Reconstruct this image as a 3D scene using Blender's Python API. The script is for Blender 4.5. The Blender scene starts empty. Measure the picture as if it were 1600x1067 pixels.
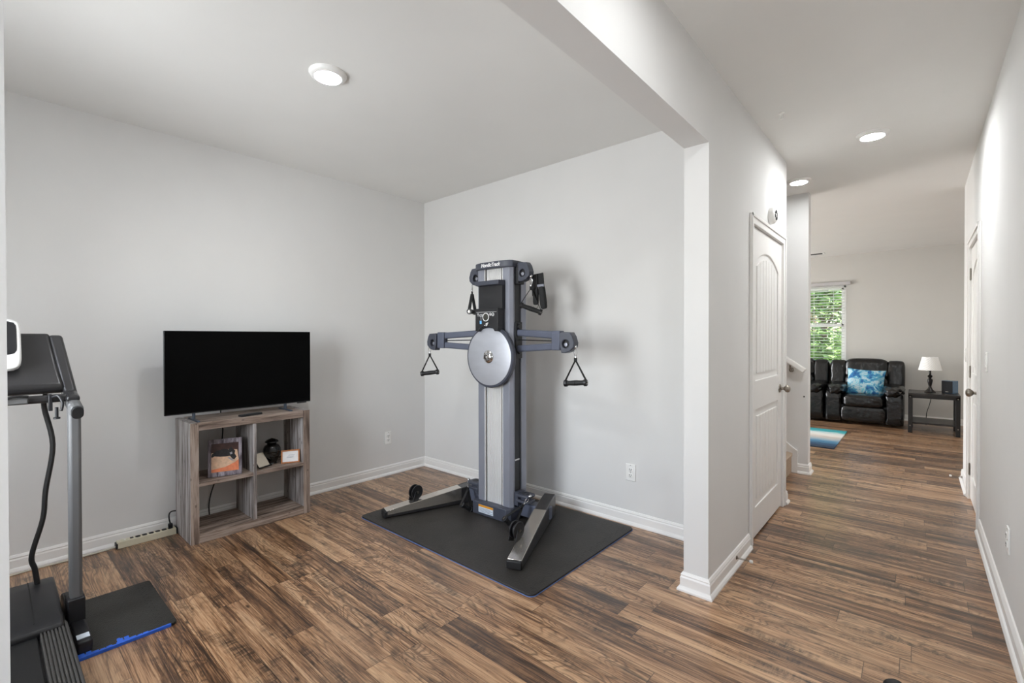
import bpy, bmesh, math, random
from mathutils import Vector, Matrix, Euler
random.seed(7)
S = bpy.context.scene
COL = S.collection
PI = math.pi
D = math.radians

SKY_STRENGTH, P_GYM, P_HALL, P_LIV, SUN, LAMP, EXPOSURE = .9, 78, 27, 205, 17, 1.0, .12
# ------------------------------------------------------------------ materials
def nt(name):
    m = bpy.data.materials.new(name); m.use_nodes = True
    t = m.node_tree; b = t.nodes['Principled BSDF']
    return m, t, b
def srgb(r, g, b):
    f = lambda c: (c/255/12.92) if c/255 <= .04045 else ((c/255+.055)/1.055)**2.4
    return (f(r), f(g), f(b), 1)
def N(t, kind, **k):
    n = t.nodes.new(kind)
    for a, v in k.items(): setattr(n, a, v)
    return n
def L(t, a, b): t.links.new(a, b)
def math_(t, op, a, b=None, c=None):
    n = N(t, 'ShaderNodeMath', operation=op)
    for i, x in enumerate((a, b, c)):
        if x is None: continue
        if isinstance(x, (int, float)): n.inputs[i].default_value = x
        else: L(t, x, n.inputs[i])
    return n.outputs[0]
def ramp(t, fac, stops, interp='LINEAR'):
    n = N(t, 'ShaderNodeValToRGB'); n.color_ramp.interpolation = interp
    e = n.color_ramp.elements
    while len(e) < len(stops): e.new(.5)
    for i, (p, c) in enumerate(stops): e[i].position = p; e[i].color = c
    L(t, fac, n.inputs[0]); return n.outputs[0]
def mixc(t, fac, a, b, blend='MIX'):
    n = N(t, 'ShaderNodeMix', data_type='RGBA', blend_type=blend)
    for i, x in ((0, fac), (6, a), (7, b)):
        if isinstance(x, (int, float)): n.inputs[i].default_value = x
        elif isinstance(x, tuple): n.inputs[i].default_value = x
        else: L(t, x, n.inputs[i])
    return n.outputs[2]
def bump(t, b, h, strength=.2, dist=.002):
    n = N(t, 'ShaderNodeBump'); n.inputs['Strength'].default_value = strength; n.inputs['Distance'].default_value = dist
    L(t, h, n.inputs['Height']); L(t, n.outputs[0], b.inputs['Normal'])
def coords(t, scale=(1, 1, 1), kind='Object'):
    tc = N(t, 'ShaderNodeTexCoord'); mp = N(t, 'ShaderNodeMapping'); mp.inputs['Scale'].default_value = scale
    L(t, tc.outputs[kind], mp.inputs['Vector']); return mp.outputs[0]
def noise(t, vec, scale, detail=3, rough=.5, dist=0):
    n = N(t, 'ShaderNodeTexNoise'); n.inputs['Scale'].default_value = scale; n.inputs['Detail'].default_value = detail
    n.inputs['Roughness'].default_value = rough; n.inputs['Distortion'].default_value = dist
    L(t, vec, n.inputs['Vector']); return n.outputs['Fac']

def plain(name, col, rough=.5, metal=0, var=.06, vscale=30, bmp=0, bscale=200, spec=.5, coat=0, stretch=(1, 1, 1)):
    m, t, b = nt(name)
    v = coords(t, stretch)
    n = noise(t, v, vscale, 3)
    lo = tuple(c*(1-var) for c in col[:3])+(1,); hi = tuple(min(1, c*(1+var)) for c in col[:3])+(1,)
    L(t, ramp(t, n, [(.3, lo), (.7, hi)]), b.inputs['Base Color'])
    b.inputs['Roughness'].default_value = rough; b.inputs['Metallic'].default_value = metal
    b.inputs['Specular IOR Level'].default_value = spec; b.inputs['Coat Weight'].default_value = coat
    if bmp:
        bump(t, b, noise(t, v, bscale, 2), bmp, .001)
    return m
def emit(name, col, strength):
    m, t, b = nt(name)
    b.inputs['Base Color'].default_value = col
    b.inputs['Emission Color'].default_value = col; b.inputs['Emission Strength'].default_value = strength
    return m

M = {}
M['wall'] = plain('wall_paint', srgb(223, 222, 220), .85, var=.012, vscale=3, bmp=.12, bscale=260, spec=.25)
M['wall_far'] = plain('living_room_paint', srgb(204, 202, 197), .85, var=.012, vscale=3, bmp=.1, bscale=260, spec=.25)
M['ceil'] = plain('ceiling_paint', srgb(230, 229, 226), .9, var=.01, vscale=3, bmp=.15, bscale=150, spec=.2)
M['trim'] = plain('white_trim_paint', srgb(236, 234, 231), .38, var=.01, vscale=5, spec=.45)
M['door'] = plain('white_door_paint', srgb(234, 232, 229), .42, var=.012, vscale=6, bmp=.06, bscale=90, spec=.45)
M['plastic_white'] = plain('white_plastic', srgb(240, 239, 236), .35, var=.01)
M['ivory'] = plain('ivory_metal', srgb(214, 208, 184), .4, var=.03)
M['dark_hole'] = plain('dark_slots', srgb(25, 24, 23), .6)
M['nickel'] = plain('brushed_nickel', srgb(150, 143, 134), .3, 1, var=.05)
M['chrome'] = plain('chrome', srgb(215, 215, 216), .14, 1, var=.02)
M['rubber'] = plain('black_rubber', srgb(22, 22, 23), .6, var=.1, bmp=.1, bscale=300)
M['black'] = plain('black_plastic', srgb(27, 27, 30), .42, var=.08)
M['gloss_black'] = plain('satin_black_plastic', srgb(42, 41, 42), .3, var=.08, vscale=6, coat=.25)
M['navy'] = plain('dark_navy_plastic', srgb(66, 69, 80), .42, var=.06, vscale=12)
M['steel_blue'] = plain('blue_grey_steel', srgb(146, 149, 160), .36, .35, var=.06, vscale=5)
M['arm_blue'] = plain('slate_blue_steel', srgb(92, 97, 113), .42, .1, var=.06, vscale=10)
M['silver'] = plain('fluted_silver', srgb(226, 225, 224), .4, .3, var=.02, vscale=6)
M['brushed'] = plain('brushed_steel_disc', srgb(186, 188, 195), .46, .5, var=.05, vscale=7, stretch=(1, 1, 3))
M['leg_metal'] = plain('polished_taupe_steel', srgb(226, 219, 210), .17, .9, var=.05, vscale=8)
M['grey_post'] = plain('grey_painted_steel', srgb(104, 104, 104), .5, .1, var=.03, vscale=4)
M['rail_grey'] = plain('ribbed_grey_plastic', srgb(74, 72, 70), .5, var=.05)
M['strap'] = plain('black_webbing', srgb(24, 24, 25), .8, var=.2, vscale=300, bmp=.3, bscale=600)
M['blue_foam'] = plain('blue_foam', srgb(46, 98, 206), .7, var=.08, vscale=60, bmp=.2, bscale=300)
M['mat_blue'] = plain('dusty_blue_foam', srgb(92, 122, 178), .6, var=.05)
M['label_white'] = plain('label_paper', srgb(214, 222, 232), .5, var=.02)
M['label_orange'] = plain('label_orange', srgb(222, 150, 40), .5, var=.03)
M['ink'] = plain('grey_print', srgb(120, 128, 140), .6)
M['white_print'] = plain('white_print', srgb(240, 240, 240), .5, var=.01)
M['blue_print'] = plain('blue_print', srgb(110, 180, 230), .5, var=.01)
M['olive_screen'] = plain('dial_screen', srgb(62, 62, 56), .25, var=.05)
M['tv_screen'] = plain('tv_screen_glass', (.0008, .0008, .0009, 1), .5, var=.05, spec=.08)
M['tv_bezel'] = plain('tv_bezel', srgb(30, 31, 34), .4, var=.05)
M['tv_foot'] = plain('tv_foot_grey', srgb(66, 74, 86), .4, .3)
M['cord'] = plain('black_cord', srgb(24, 23, 23), .55)
M['cord_grey'] = plain('grey_cord', srgb(196, 190, 178), .6)
M['urn'] = plain('black_urn_enamel', srgb(16, 17, 17), .22, var=.1, coat=.4)
M['urn_band'] = plain('pewter_band', srgb(96, 96, 92), .35, .8)
M['paper'] = plain('cream_paper', srgb(232, 222, 204), .7, var=.03, vscale=50)
M['paper_white'] = plain('white_paper', srgb(226, 224, 222), .6, var=.03, vscale=40)
M['copper_wood'] = plain('orange_wood_frame', srgb(176, 112, 66), .4, var=.2, vscale=40, stretch=(1, 6, 1))
M['photo_dark'] = plain('photo_brown', srgb(58, 30, 24), .35, var=.35, vscale=30)
M['photo_cream'] = plain('photo_cream', srgb(216, 180, 150), .35, var=.15, vscale=50)
M['photo_orange'] = plain('photo_orange', srgb(226, 132, 92), .35, var=.12, vscale=40)
M['photo_black'] = plain('photo_black', srgb(26, 25, 30), .35, var=.5, vscale=60)
M['photo_grey'] = plain('photo_grey', srgb(150, 146, 150), .35, var=.1)
M['fan'] = plain('table_dark_metal', srgb(29, 27, 26), .38, .2, var=.1)
M['dark_wood'] = plain('dark_stained_wood', srgb(35, 31, 29), .3, var=.25, vscale=14, stretch=(1, 8, 8))
M['lamp_base'] = plain('bronze_lamp_base', srgb(30, 26, 24), .35, .3, var=.15)
M['speaker_side'] = plain('blue_reflection_tint', srgb(96, 124, 150), .2, .1, var=.05)  # light blue reflection put into the cabinet's base colour
M['grille'] = plain('speaker_cloth', srgb(24, 24, 26), .9, var=.2, vscale=400)
M['carpet'] = plain('beige_carpet', srgb(176, 156, 136), .95, var=.25, vscale=160, bmp=.8, bscale=350)
M['vinyl'] = plain('white_vinyl', srgb(240, 240, 238), .4, var=.01)
M['blind'] = plain('white_blind_slat', srgb(236, 236, 233), .45, var=.01)
M['valance'] = plain('grey_valance', srgb(188, 186, 186), .5, var=.02)
M['bark'] = plain('tree_bark', srgb(120, 102, 84), .9, var=.3, vscale=20, bmp=.6, bscale=40)
M['lawn'] = plain('lawn_grass', srgb(96, 126, 62), .95, var=.4, vscale=8)
M['roof'] = plain('porch_board', srgb(200, 198, 194), .8)

def mat_leather():
    m, t, b = nt('black_leather'); v = coords(t)
    n = noise(t, v, 9, 4)
    L(t, ramp(t, n, [(.3, srgb(8, 8, 8)), (.75, srgb(17, 16, 16))]), b.inputs['Base Color'])
    b.inputs['Roughness'].default_value = .24
    w = N(t, 'ShaderNodeTexWave', wave_type='BANDS', bands_direction='X'); w.inputs['Scale'].default_value = 3.0
    w.inputs['Distortion'].default_value = 7; w.inputs['Detail'].default_value = 3; L(t, v, w.inputs['Vector'])
    h = math_(t, 'ADD', math_(t, 'MULTIPLY', w.outputs['Fac'], .5), noise(t, v, 22, 3))
    bump(t, b, h, .35, .012)
    return m
M['leather'] = mat_leather()

def mat_foam(name, col, scale):
    m, t, b = nt(name); v = coords(t)
    c = N(t, 'ShaderNodeTexVoronoi'); c.inputs['Scale'].default_value = scale; L(t, v, c.inputs['Vector'])
    n = noise(t, v, 5, 3)
    lo = tuple(x*.8 for x in col[:3])+(1,); hi = tuple(x*1.25 for x in col[:3])+(1,)
    L(t, ramp(t, n, [(.3, lo), (.7, hi)]), b.inputs['Base Color'])
    b.inputs['Roughness'].default_value = .52; b.inputs['Specular IOR Level'].default_value = .4
    bump(t, b, c.outputs['Distance'], .5, .002)
    return m
M['mat_foam'] = mat_foam('black_ribbed_foam', srgb(46, 43, 40), 130)
M['tile_foam'] = mat_foam('black_foam_tile', srgb(44, 43, 40), 170)

def mat_weathered(name, axis, dark, mid, light):
    """barn-wood laminate: long streaks along one axis, knots and saw marks"""
    m, t, b = nt(name)
    sc = {'z': (26, 26, 1.6), 'y': (26, 1.6, 26), 'x': (1.6, 26, 26)}[axis]
    sk = {'z': (9, 9, 5), 'y': (9, 5, 9), 'x': (5, 9, 9)}[axis]
    v = coords(t, sc)
    n1 = noise(t, v, 1.3, 6, .62, .5); n2 = noise(t, v, 4.5, 3, .6)
    f = math_(t, 'ADD', math_(t, 'MULTIPLY', n1, .75), math_(t, 'MULTIPLY', n2, .25))
    c = ramp(t, f, [(.39, dark), (.48, mid), (.58, light)])
    vo = N(t, 'ShaderNodeTexVoronoi'); vo.inputs['Scale'].default_value = 2.2; L(t, coords(t, sk), vo.inputs['Vector'])
    k = math_(t, 'LESS_THAN', vo.outputs['Distance'], .13)
    c = mixc(t, math_(t, 'MULTIPLY', k, .55), c, tuple(x*.45 for x in dark[:3])+(1,))
    L(t, c, b.inputs['Base Color']); b.inputs['Roughness'].default_value = .55
    bump(t, b, f, .25, .002)
    return m
cw = (srgb(84, 70, 61), srgb(134, 116, 104), srgb(172, 156, 144))
cg = (srgb(100, 92, 88), srgb(146, 138, 134), srgb(190, 186, 184))
M['barn_z'] = mat_weathered('barn_wood_vertical', 'z', *cg)
M['barn_front_z'] = mat_weathered('barn_wood_front_post', 'z', *cw)
M['barn_y'] = mat_weathered('barn_wood_lengthwise', 'y', *cw)
M['frame_wood'] = mat_weathered('grey_plank_frame', 'z', srgb(60, 52, 58), srgb(110, 100, 108), srgb(158, 150, 158))

def mat_floor():
    m, t, b = nt('rustic_oak_laminate')
    tc = N(t, 'ShaderNodeTexCoord'); sp = N(t, 'ShaderNodeSeparateXYZ'); L(t, tc.outputs['Object'], sp.inputs[0])
    x, y = sp.outputs[0], sp.outputs[1]
    W, LEN = .122, .92
    yr = math_(t, 'DIVIDE', y, W); row = math_(t, 'FLOOR', yr); fy = math_(t, 'FRACT', yr)
    wn = N(t, 'ShaderNodeTexWhiteNoise', noise_dimensions='1D'); L(t, row, wn.inputs['W'])
    xr = math_(t, 'ADD', math_(t, 'DIVIDE', x, LEN), math_(t, 'MULTIPLY', wn.outputs['Value'], 7.3))
    colx = math_(t, 'FLOOR', xr); fx = math_(t, 'FRACT', xr)
    cid = N(t, 'ShaderNodeCombineXYZ'); L(t, row, cid.inputs[0]); L(t, colx, cid.inputs[1])
    rn = N(t, 'ShaderNodeTexWhiteNoise', noise_dimensions='3D'); L(t, cid.outputs[0], rn.inputs['Vector'])
    rv = rn.outputs['Value']; rs = N(t, 'ShaderNodeSeparateColor'); L(t, rn.outputs['Color'], rs.inputs[0])
    # plank-local coordinates, shifted so that every board shows another piece of wood
    ox = math_(t, 'ADD', x, math_(t, 'MULTIPLY', rs.outputs[0], 37)); oy = math_(t, 'ADD', y, math_(t, 'MULTIPLY', rs.outputs[1], 53))
    P = N(t, 'ShaderNodeCombineXYZ'); L(t, ox, P.inputs[0]); L(t, oy, P.inputs[1]); L(t, math_(t, 'MULTIPLY', rs.outputs[2], 9), P.inputs[2])
    def mp(sx, sy):
        q = N(t, 'ShaderNodeMapping'); q.inputs['Scale'].default_value = (sx, sy, 1); L(t, P.outputs[0], q.inputs[0]); return q.outputs[0]
    # cathedral rings: contour lines of a stretched height field
    hgt = noise(t, mp(2.1, 9), 1.0, 2, .5, .5)
    rings = math_(t, 'SINE', math_(t, 'MULTIPLY', hgt, 120))
    rings = math_(t, 'MULTIPLY_ADD', rings, .5, .5)
    ringmask = ramp(t, noise(t, mp(.7, 3), 1, 1), [(.40, (0, 0, 0, 1)), (.52, (1, 1, 1, 1))])
    grain = noise(t, mp(3.5, 150), 1, 5, .68, .3)
    fine = noise(t, mp(7, 420), 1, 3, .6)
    streak = noise(t, mp(1.3, 22), 1, 5, .62, .6)
    blot = noise(t, mp(2.2, 9), 1, 4, .6, .8)
    f = math_(t, 'ADD', math_(t, 'ADD', math_(t, 'MULTIPLY', streak, .42), math_(t, 'MULTIPLY', grain, .36)), math_(t, 'MULTIPLY', fine, .22))
    f = math_(t, 'ADD', f, math_(t, 'MULTIPLY', math_(t, 'SUBTRACT', rv, .5), .12))
    dark, mid, tan_, lt = srgb(54, 39, 29), srgb(122, 87, 60), srgb(174, 133, 98), srgb(206, 167, 129)
    c = ramp(t, f, [(.385, dark), (.455, mid), (.515, tan_), (.60, lt)])
    # rings
    rf = math_(t, 'MULTIPLY', math_(t, 'POWER', rings, 3), ringmask)
    c = mixc(t, math_(t, 'MULTIPLY', rf, .55), c, srgb(54, 39, 30))
    # charred blotches
    bm = ramp(t, blot, [(.51, (0, 0, 0, 1)), (.66, (1, 1, 1, 1))])
    sawn = noise(t, mp(60, 10), 1, 3, .7)
    bm2 = math_(t, 'MULTIPLY', bm, ramp(t, sawn, [(.36, (.25, .25, .25, 1)), (.62, (1, 1, 1, 1))]))
    c = mixc(t, math_(t, 'MULTIPLY', bm2, .82), c, srgb(44, 35, 30))
    # grey-brown versus warm boards
    c = mixc(t, math_(t, 'MULTIPLY', rs.outputs[2], .14), c, srgb(104, 92, 84))
    # knots / worm holes
    vo = N(t, 'ShaderNodeTexVoronoi'); vo.inputs['Scale'].default_value = 1; L(t, mp(3.8, 10), vo.inputs['Vector'])
    kn = ramp(t, vo.outputs['Distance'], [(.03, (1, 1, 1, 1)), (.10, (0, 0, 0, 1))])
    c = mixc(t, math_(t, 'MULTIPLY', kn, .85), c, srgb(34, 26, 21))
    vo2 = N(t, 'ShaderNodeTexVoronoi'); vo2.inputs['Scale'].default_value = 1; L(t, mp(14, 34), vo2.inputs['Vector'])
    kn2 = ramp(t, vo2.outputs['Distance'], [(.05, (1, 1, 1, 1)), (.09, (0, 0, 0, 1))])
    c = mixc(t, math_(t, 'MULTIPLY', kn2, .45), c, srgb(46, 35, 28))
    # cracks running with the grain
    cr = noise(t, mp(.9, 30), 1, 4, .6, 1.2)
    crk = ramp(t, math_(t, 'ABSOLUTE', math_(t, 'SUBTRACT', cr, .5)), [(.0, (1, 1, 1, 1)), (.026, (0, 0, 0, 1))])
    c = mixc(t, math_(t, 'MULTIPLY', crk, math_(t, 'MULTIPLY_ADD', bm, .5, .42)), c, srgb(30, 23, 19))
    # joints
    ey = math_(t, 'MINIMUM', fy, math_(t, 'SUBTRACT', 1, fy)); ex = math_(t, 'MINIMUM', fx, math_(t, 'SUBTRACT', 1, fx))
    gy = math_(t, 'LESS_THAN', ey, .011); gx = math_(t, 'LESS_THAN', ex, .0018)
    g = math_(t, 'MAXIMUM', gy, gx)
    c = mixc(t, math_(t, 'MULTIPLY', g, .6), c, srgb(40, 31, 25))
    L(t, c, b.inputs['Base Color'])
    L(t, ramp(t, grain, [(.3, (.28, .28, .28, 1)), (.7, (.38, .38, .38, 1))]), b.inputs['Roughness'])
    b.inputs['Specular IOR Level'].default_value = .5; b.inputs['Coat Weight'].default_value = .3; b.inputs['Coat Roughness'].default_value = .22
    h = math_(t, 'SUBTRACT', math_(t, 'MULTIPLY', grain, .35), g)
    bump(t, b, h, .22, .0012)
    return m
M['floor'] = mat_floor()

def mat_rug():
    m, t, b = nt('ocean_stripe_rug'); tc = N(t, 'ShaderNodeTexCoord'); sp = N(t, 'ShaderNodeSeparateXYZ'); L(t, tc.outputs['Object'], sp.inputs[0])
    v = coords(t, (1.2, 6, 1))
    w = math_(t, 'ADD', math_(t, 'DIVIDE', sp.outputs[1], 1.32), math_(t, 'MULTIPLY', math_(t, 'SUBTRACT', noise(t, v, 2.6, 8, .78), .5), .46))
    c = ramp(t, w, [(.04, srgb(22, 38, 58)), (.17, srgb(34, 72, 104)), (.30, srgb(72, 128, 160)), (.40, srgb(150, 168, 180)), (.52, srgb(196, 186, 176)),
                    (.66, srgb(224, 220, 214)), (.76, srgb(206, 216, 214)), (.84, srgb(60, 170, 176)), (.97, srgb(40, 140, 150))])
    L(t, c, b.inputs['Base Color']); b.inputs['Roughness'].default_value = .9
    bump(t, b, noise(t, coords(t), 300, 2), .6, .004)
    return m
M['rug'] = mat_rug()

def mat_cushion():
    m, t, b = nt('blue_watercolour_fabric'); tc = N(t, 'ShaderNodeTexCoord'); sp = N(t, 'ShaderNodeSeparateXYZ'); L(t, tc.outputs['Object'], sp.inputs[0])
    q = math_(t, 'ADD', math_(t, 'MULTIPLY', math_(t, 'GREATER_THAN', sp.outputs[0], .02), 3.1), math_(t, 'MULTIPLY', math_(t, 'GREATER_THAN', sp.outputs[2], .04), 5.7))
    cb = N(t, 'ShaderNodeCombineXYZ'); L(t, sp.outputs[0], cb.inputs[0]); L(t, q, cb.inputs[1]); L(t, sp.outputs[2], cb.inputs[2])
    n = noise(t, cb.outputs[0], 7, 6, .65, 1.2)
    c = ramp(t, n, [(.30, srgb(22, 62, 112)), (.42, srgb(44, 108, 168)), (.5, srgb(90, 172, 200)), (.57, srgb(196, 214, 220)), (.66, srgb(120, 196, 214))])
    L(t, c, b.inputs['Base Color']); b.inputs['Roughness'].default_value = .85
    bump(t, b, noise(t, coords(t), 200, 2), .3, .002)
    return m
M['cushion'] = mat_cushion()

def mat_leaf():
    m, t, b = nt('leaf_green')
    v = coords(t); n = noise(t, v, 1.6, 4, .6)
    L(t, ramp(t, n, [(.3, srgb(74, 104, 54)), (.5, srgb(132, 162, 92)), (.7, srgb(200, 214, 156))]), b.inputs['Base Color'])
    b.inputs['Roughness'].default_value = .6
    b.inputs['Transmission Weight'].default_value = 0
    b.inputs['Subsurface Weight'].default_value = 0
    return m
M['leaf'] = mat_leaf()

def mat_shade():
    m, t, b = nt('white_lamp_shade'); v = coords(t)
    w = N(t, 'ShaderNodeTexWave', wave_type='BANDS', bands_direction='DIAGONAL'); w.inputs['Scale'].default_value = 22; w.inputs['Distortion'].default_value = 2
    L(t, v, w.inputs['Vector'])
    L(t, ramp(t, w.outputs['Fac'], [(.3, srgb(226, 225, 222)), (.6, srgb(250, 249, 246))]), b.inputs['Base Color'])
    b.inputs['Roughness'].default_value = .8
    return m
M['shade'] = mat_shade()

# ------------------------------------------------------------------ mesh builder
class MB:
    def __init__(s): s.bm = bmesh.new()
    def _add(s, verts, faces, mi=0):
        vs = [s.bm.verts.new(v) for v in verts]
        for f in faces:
            try: fc = s.bm.faces.new([vs[i] for i in f]); fc.material_index = mi
            except ValueError: pass
        return vs
    def box(s, x0, x1, y0, y1, z0, z1, mi=0, R=None, o=(0, 0, 0)):
        v = [Vector(p) for p in ((x0, y0, z0), (x1, y0, z0), (x1, y1, z0), (x0, y1, z0), (x0, y0, z1), (x1, y0, z1), (x1, y1, z1), (x0, y1, z1))]
        if R is not None: v = [R @ p + Vector(o) for p in v]
        s._add(v, [(3, 2, 1, 0), (4, 5, 6, 7), (0, 1, 5, 4), (1, 2, 6, 5), (2, 3, 7, 6), (3, 0, 4, 7)], mi); return s
    def prism(s, poly, a0, a1, axis='z', mi=0):
        """polygon in the two other axes, extruded along axis"""
        def P(u, v, a): return {'z': (u, v, a), 'y': (u, a, v), 'x': (a, u, v)}[axis]
        n = len(poly); vs = [P(u, v, a0) for u, v in poly]+[P(u, v, a1) for u, v in poly]
        fs = [tuple(range(n))[::-1], tuple(range(n, 2*n))]+[(i, (i+1) % n, n+(i+1) % n, n+i) for i in range(n)]
        s._add(vs, fs, mi); return s
    def cyl(s, p0, p1, r0, r1=None, seg=20, mi=0, caps=True):
        r1 = r0 if r1 is None else r1
        p0, p1 = Vector(p0), Vector(p1); d = (p1-p0).normalized()
        a = d.orthogonal().normalized(); b = d.cross(a)
        vs = []
        for p, r in ((p0, r0), (p1, r1)):
            vs += [p+(a*math.cos(2*PI*i/seg)+b*math.sin(2*PI*i/seg))*r for i in range(seg)]
        fs = [(i, (i+1) % seg, seg+(i+1) % seg, seg+i) for i in range(seg)]
        if caps: fs += [tuple(range(seg))[::-1], tuple(range(seg, 2*seg))]
        s._add(vs, fs, mi); return s
    def tube(s, pts, r, seg=10, mi=0, smooth=True, closed=False):
        pts = [Vector(p) for p in pts]
        if smooth and len(pts) > 2:
            q = []; n = len(pts)
            rng = range(n if closed else n-1)
            for i in rng:
                if closed: p0, p1, p2, p3 = pts[(i-1) % n], pts[i], pts[(i+1) % n], pts[(i+2) % n]
                else: p0, p1, p2, p3 = pts[max(i-1, 0)], pts[i], pts[i+1], pts[min(i+2, n-1)]
                for k in range(6):
                    u = k/6
                    q.append(.5*((2*p1)+(-p0+p2)*u+(2*p0-5*p1+4*p2-p3)*u*u+(-p0+3*p1-3*p2+p3)*u**3))
            if not closed: q.append(pts[-1])
            pts = q
        n = len(pts); vs = []; a = None
        for i, p in enumerate(pts):
            if closed: d = pts[(i+1) % n]-pts[(i-1) % n]
            else: d = pts[min(i+1, n-1)]-pts[max(i-1, 0)]
            d.normalize()
            if a is None: a = d.orthogonal().normalized()
            a = (a-d*a.dot(d)); a = a.normalized() if a.length > 1e-6 else d.orthogonal().normalized()
            b = d.cross(a)
            vs += [p+(a*math.cos(2*PI*k/seg)+b*math.sin(2*PI*k/seg))*r for k in range(seg)]
        fs = []
        for i in range(n if closed else n-1):
            j = (i+1) % n
            fs += [(i*seg+k, i*seg+(k+1) % seg, j*seg+(k+1) % seg, j*seg+k) for k in range(seg)]
        if not closed: fs += [tuple(range(seg))[::-1], tuple(range((n-1)*seg, n*seg))]
        s._add(vs, fs, mi); return s
    def lathe(s, prof, o=(0, 0, 0), axis='z', seg=32, mi=0, sign=1):
        """profile of (radius, height) turned about an axis through o"""
        o = Vector(o); vs = []
        for r, h in prof:
            for k in range(seg):
                c, n = r*math.cos(2*PI*k/seg), r*math.sin(2*PI*k/seg)
                p = {'z': (c, n, h*sign), 'y': (c, h*sign, n), 'x': (h*sign, c, n)}[axis]
                vs.append(o+Vector(p))
        fs = []
        for i in range(len(prof)-1):
            fs += [(i*seg+k, i*seg+(k+1) % seg, (i+1)*seg+(k+1) % seg, (i+1)*seg+k) for k in range(seg)]
        if prof[0][0] > 1e-5: fs.append(tuple(range(seg))[::-1])
        if prof[-1][0] > 1e-5: fs.append(tuple(range((len(prof)-1)*seg, len(prof)*seg)))
        s._add(vs, fs, mi); return s
    def puff(s, c, size, e=4, n=10, R=None, mi=0, wob=0, seed=0):
        """rounded cushion-like solid"""
        c = Vector(c); grid = {}; rnd = random.Random(seed)
        def vert(p):
            k = tuple(round(q, 5) for q in p)
            if k not in grid:
                q = Vector(p); l = (abs(q.x)**e+abs(q.y)**e+abs(q.z)**e)**(1/e)
                q = q/l
                if wob: q *= 1+wob*(math.sin(q.x*9+seed)*math.sin(q.y*7+seed*2)*math.sin(q.z*8+seed*3)+.3*(rnd.random()-.5))
                q = Vector((q.x*size[0]/2, q.y*size[1]/2, q.z*size[2]/2))
                if R is not None: q = R @ q
                grid[k] = s.bm.verts.new(c+q)
            return grid[k]
        for ax in range(3):
            for sg in (-1, 1):
                for i in range(n):
                    for j in range(n):
                        q = []
                        for a, b in ((i, j), (i+1, j), (i+1, j+1), (i, j+1)):
                            p = [0, 0, 0]; p[ax] = sg; p[(ax+1) % 3] = 2*a/n-1; p[(ax+2) % 3] = 2*b/n-1
                            q.append(vert(p))
                        if sg < 0: q.reverse()
                        f = s.bm.faces.new(q); f.material_index = mi
        return s
    def bar(s, p0, p1, w, h, w1=None, h1=None, up=(0, 0, 1), mi=0):
        """rectangular bar from p0 to p1: w across, h along up"""
        p0, p1, up = Vector(p0), Vector(p1), Vector(up); d = (p1-p0).normalized()
        sd = d.cross(up).normalized(); u = sd.cross(d).normalized()
        w1 = w if w1 is None else w1; h1 = h if h1 is None else h1
        vs = []
        for p, a, b in ((p0, w, h), (p1, w1, h1)):
            vs += [p-sd*a/2-u*b/2, p+sd*a/2-u*b/2, p+sd*a/2+u*b/2, p-sd*a/2+u*b/2]
        s._add(vs, [(3, 2, 1, 0), (4, 5, 6, 7), (0, 1, 5, 4), (1, 2, 6, 5), (2, 3, 7, 6), (3, 0, 4, 7)], mi); return s
    def build(s, name, mats, parent=None, bevel=0, seg=2, smooth=True, angle=38):
        bm = s.bm
        bmesh.ops.recalc_face_normals(bm, faces=bm.faces)
        for f in bm.faces: f.smooth = smooth
        for e in bm.edges:
            if len(e.link_faces) == 2 and e.calc_face_angle(0) > D(angle): e.smooth = False
        me = bpy.data.meshes.new(name); bm.to_mesh(me); bm.free()
        for m in (mats if isinstance(mats, (list, tuple)) else [mats]): me.materials.append(M[m] if isinstance(m, str) else m)
        o = bpy.data.objects.new(name, me); COL.objects.link(o)
        if parent is not None: o.parent = parent
        if bevel:
            b = o.modifiers.new('edge', 'BEVEL'); b.width = bevel; b.segments = seg; b.limit_method = 'ANGLE'; b.angle_limit = D(40)
        return o

def flat_shape(name, loops, depth, bevel, mat, parent=None, place=None):
    """outline with holes, given thickness and eased edges; loops in (u, v)"""
    cu = bpy.data.curves.new(name, 'CURVE'); cu.dimensions = '2D'; cu.fill_mode = 'BOTH'
    cu.extrude = max(depth/2-bevel, 0.00001); cu.bevel_depth = bevel; cu.offset = -bevel; cu.bevel_resolution = 1
    for lp in loops:
        sp = cu.splines.new('POLY'); sp.points.add(len(lp)-1); sp.use_cyclic_u = True
        for p, (u, v) in zip(sp.points, lp): p.co = (u, v, 0, 1)
    tmp = bpy.data.objects.new(name, cu); COL.objects.link(tmp)
    dg = bpy.context.evaluated_depsgraph_get(); dg.update()
    me = bpy.data.meshes.new_from_object(tmp.evaluated_get(dg)); me.name = name
    bpy.data.objects.remove(tmp); bpy.data.curves.remove(cu)
    if place is not None: me.transform(place)
    me.materials.clear(); me.materials.append(M[mat] if isinstance(mat, str) else mat)
    for p in me.polygons: p.use_smooth = False
    o = bpy.data.objects.new(name, me); COL.objects.link(o)
    if parent is not None: o.parent = parent
    return o
def frame_xz(flip=False):   # (u, v) -> x, z ; thickness along y
    return Matrix(((1, 0, 0, 0), (0, 0, -1, 0), (0, 1, 0, 0), (0, 0, 0, 1)))
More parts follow.
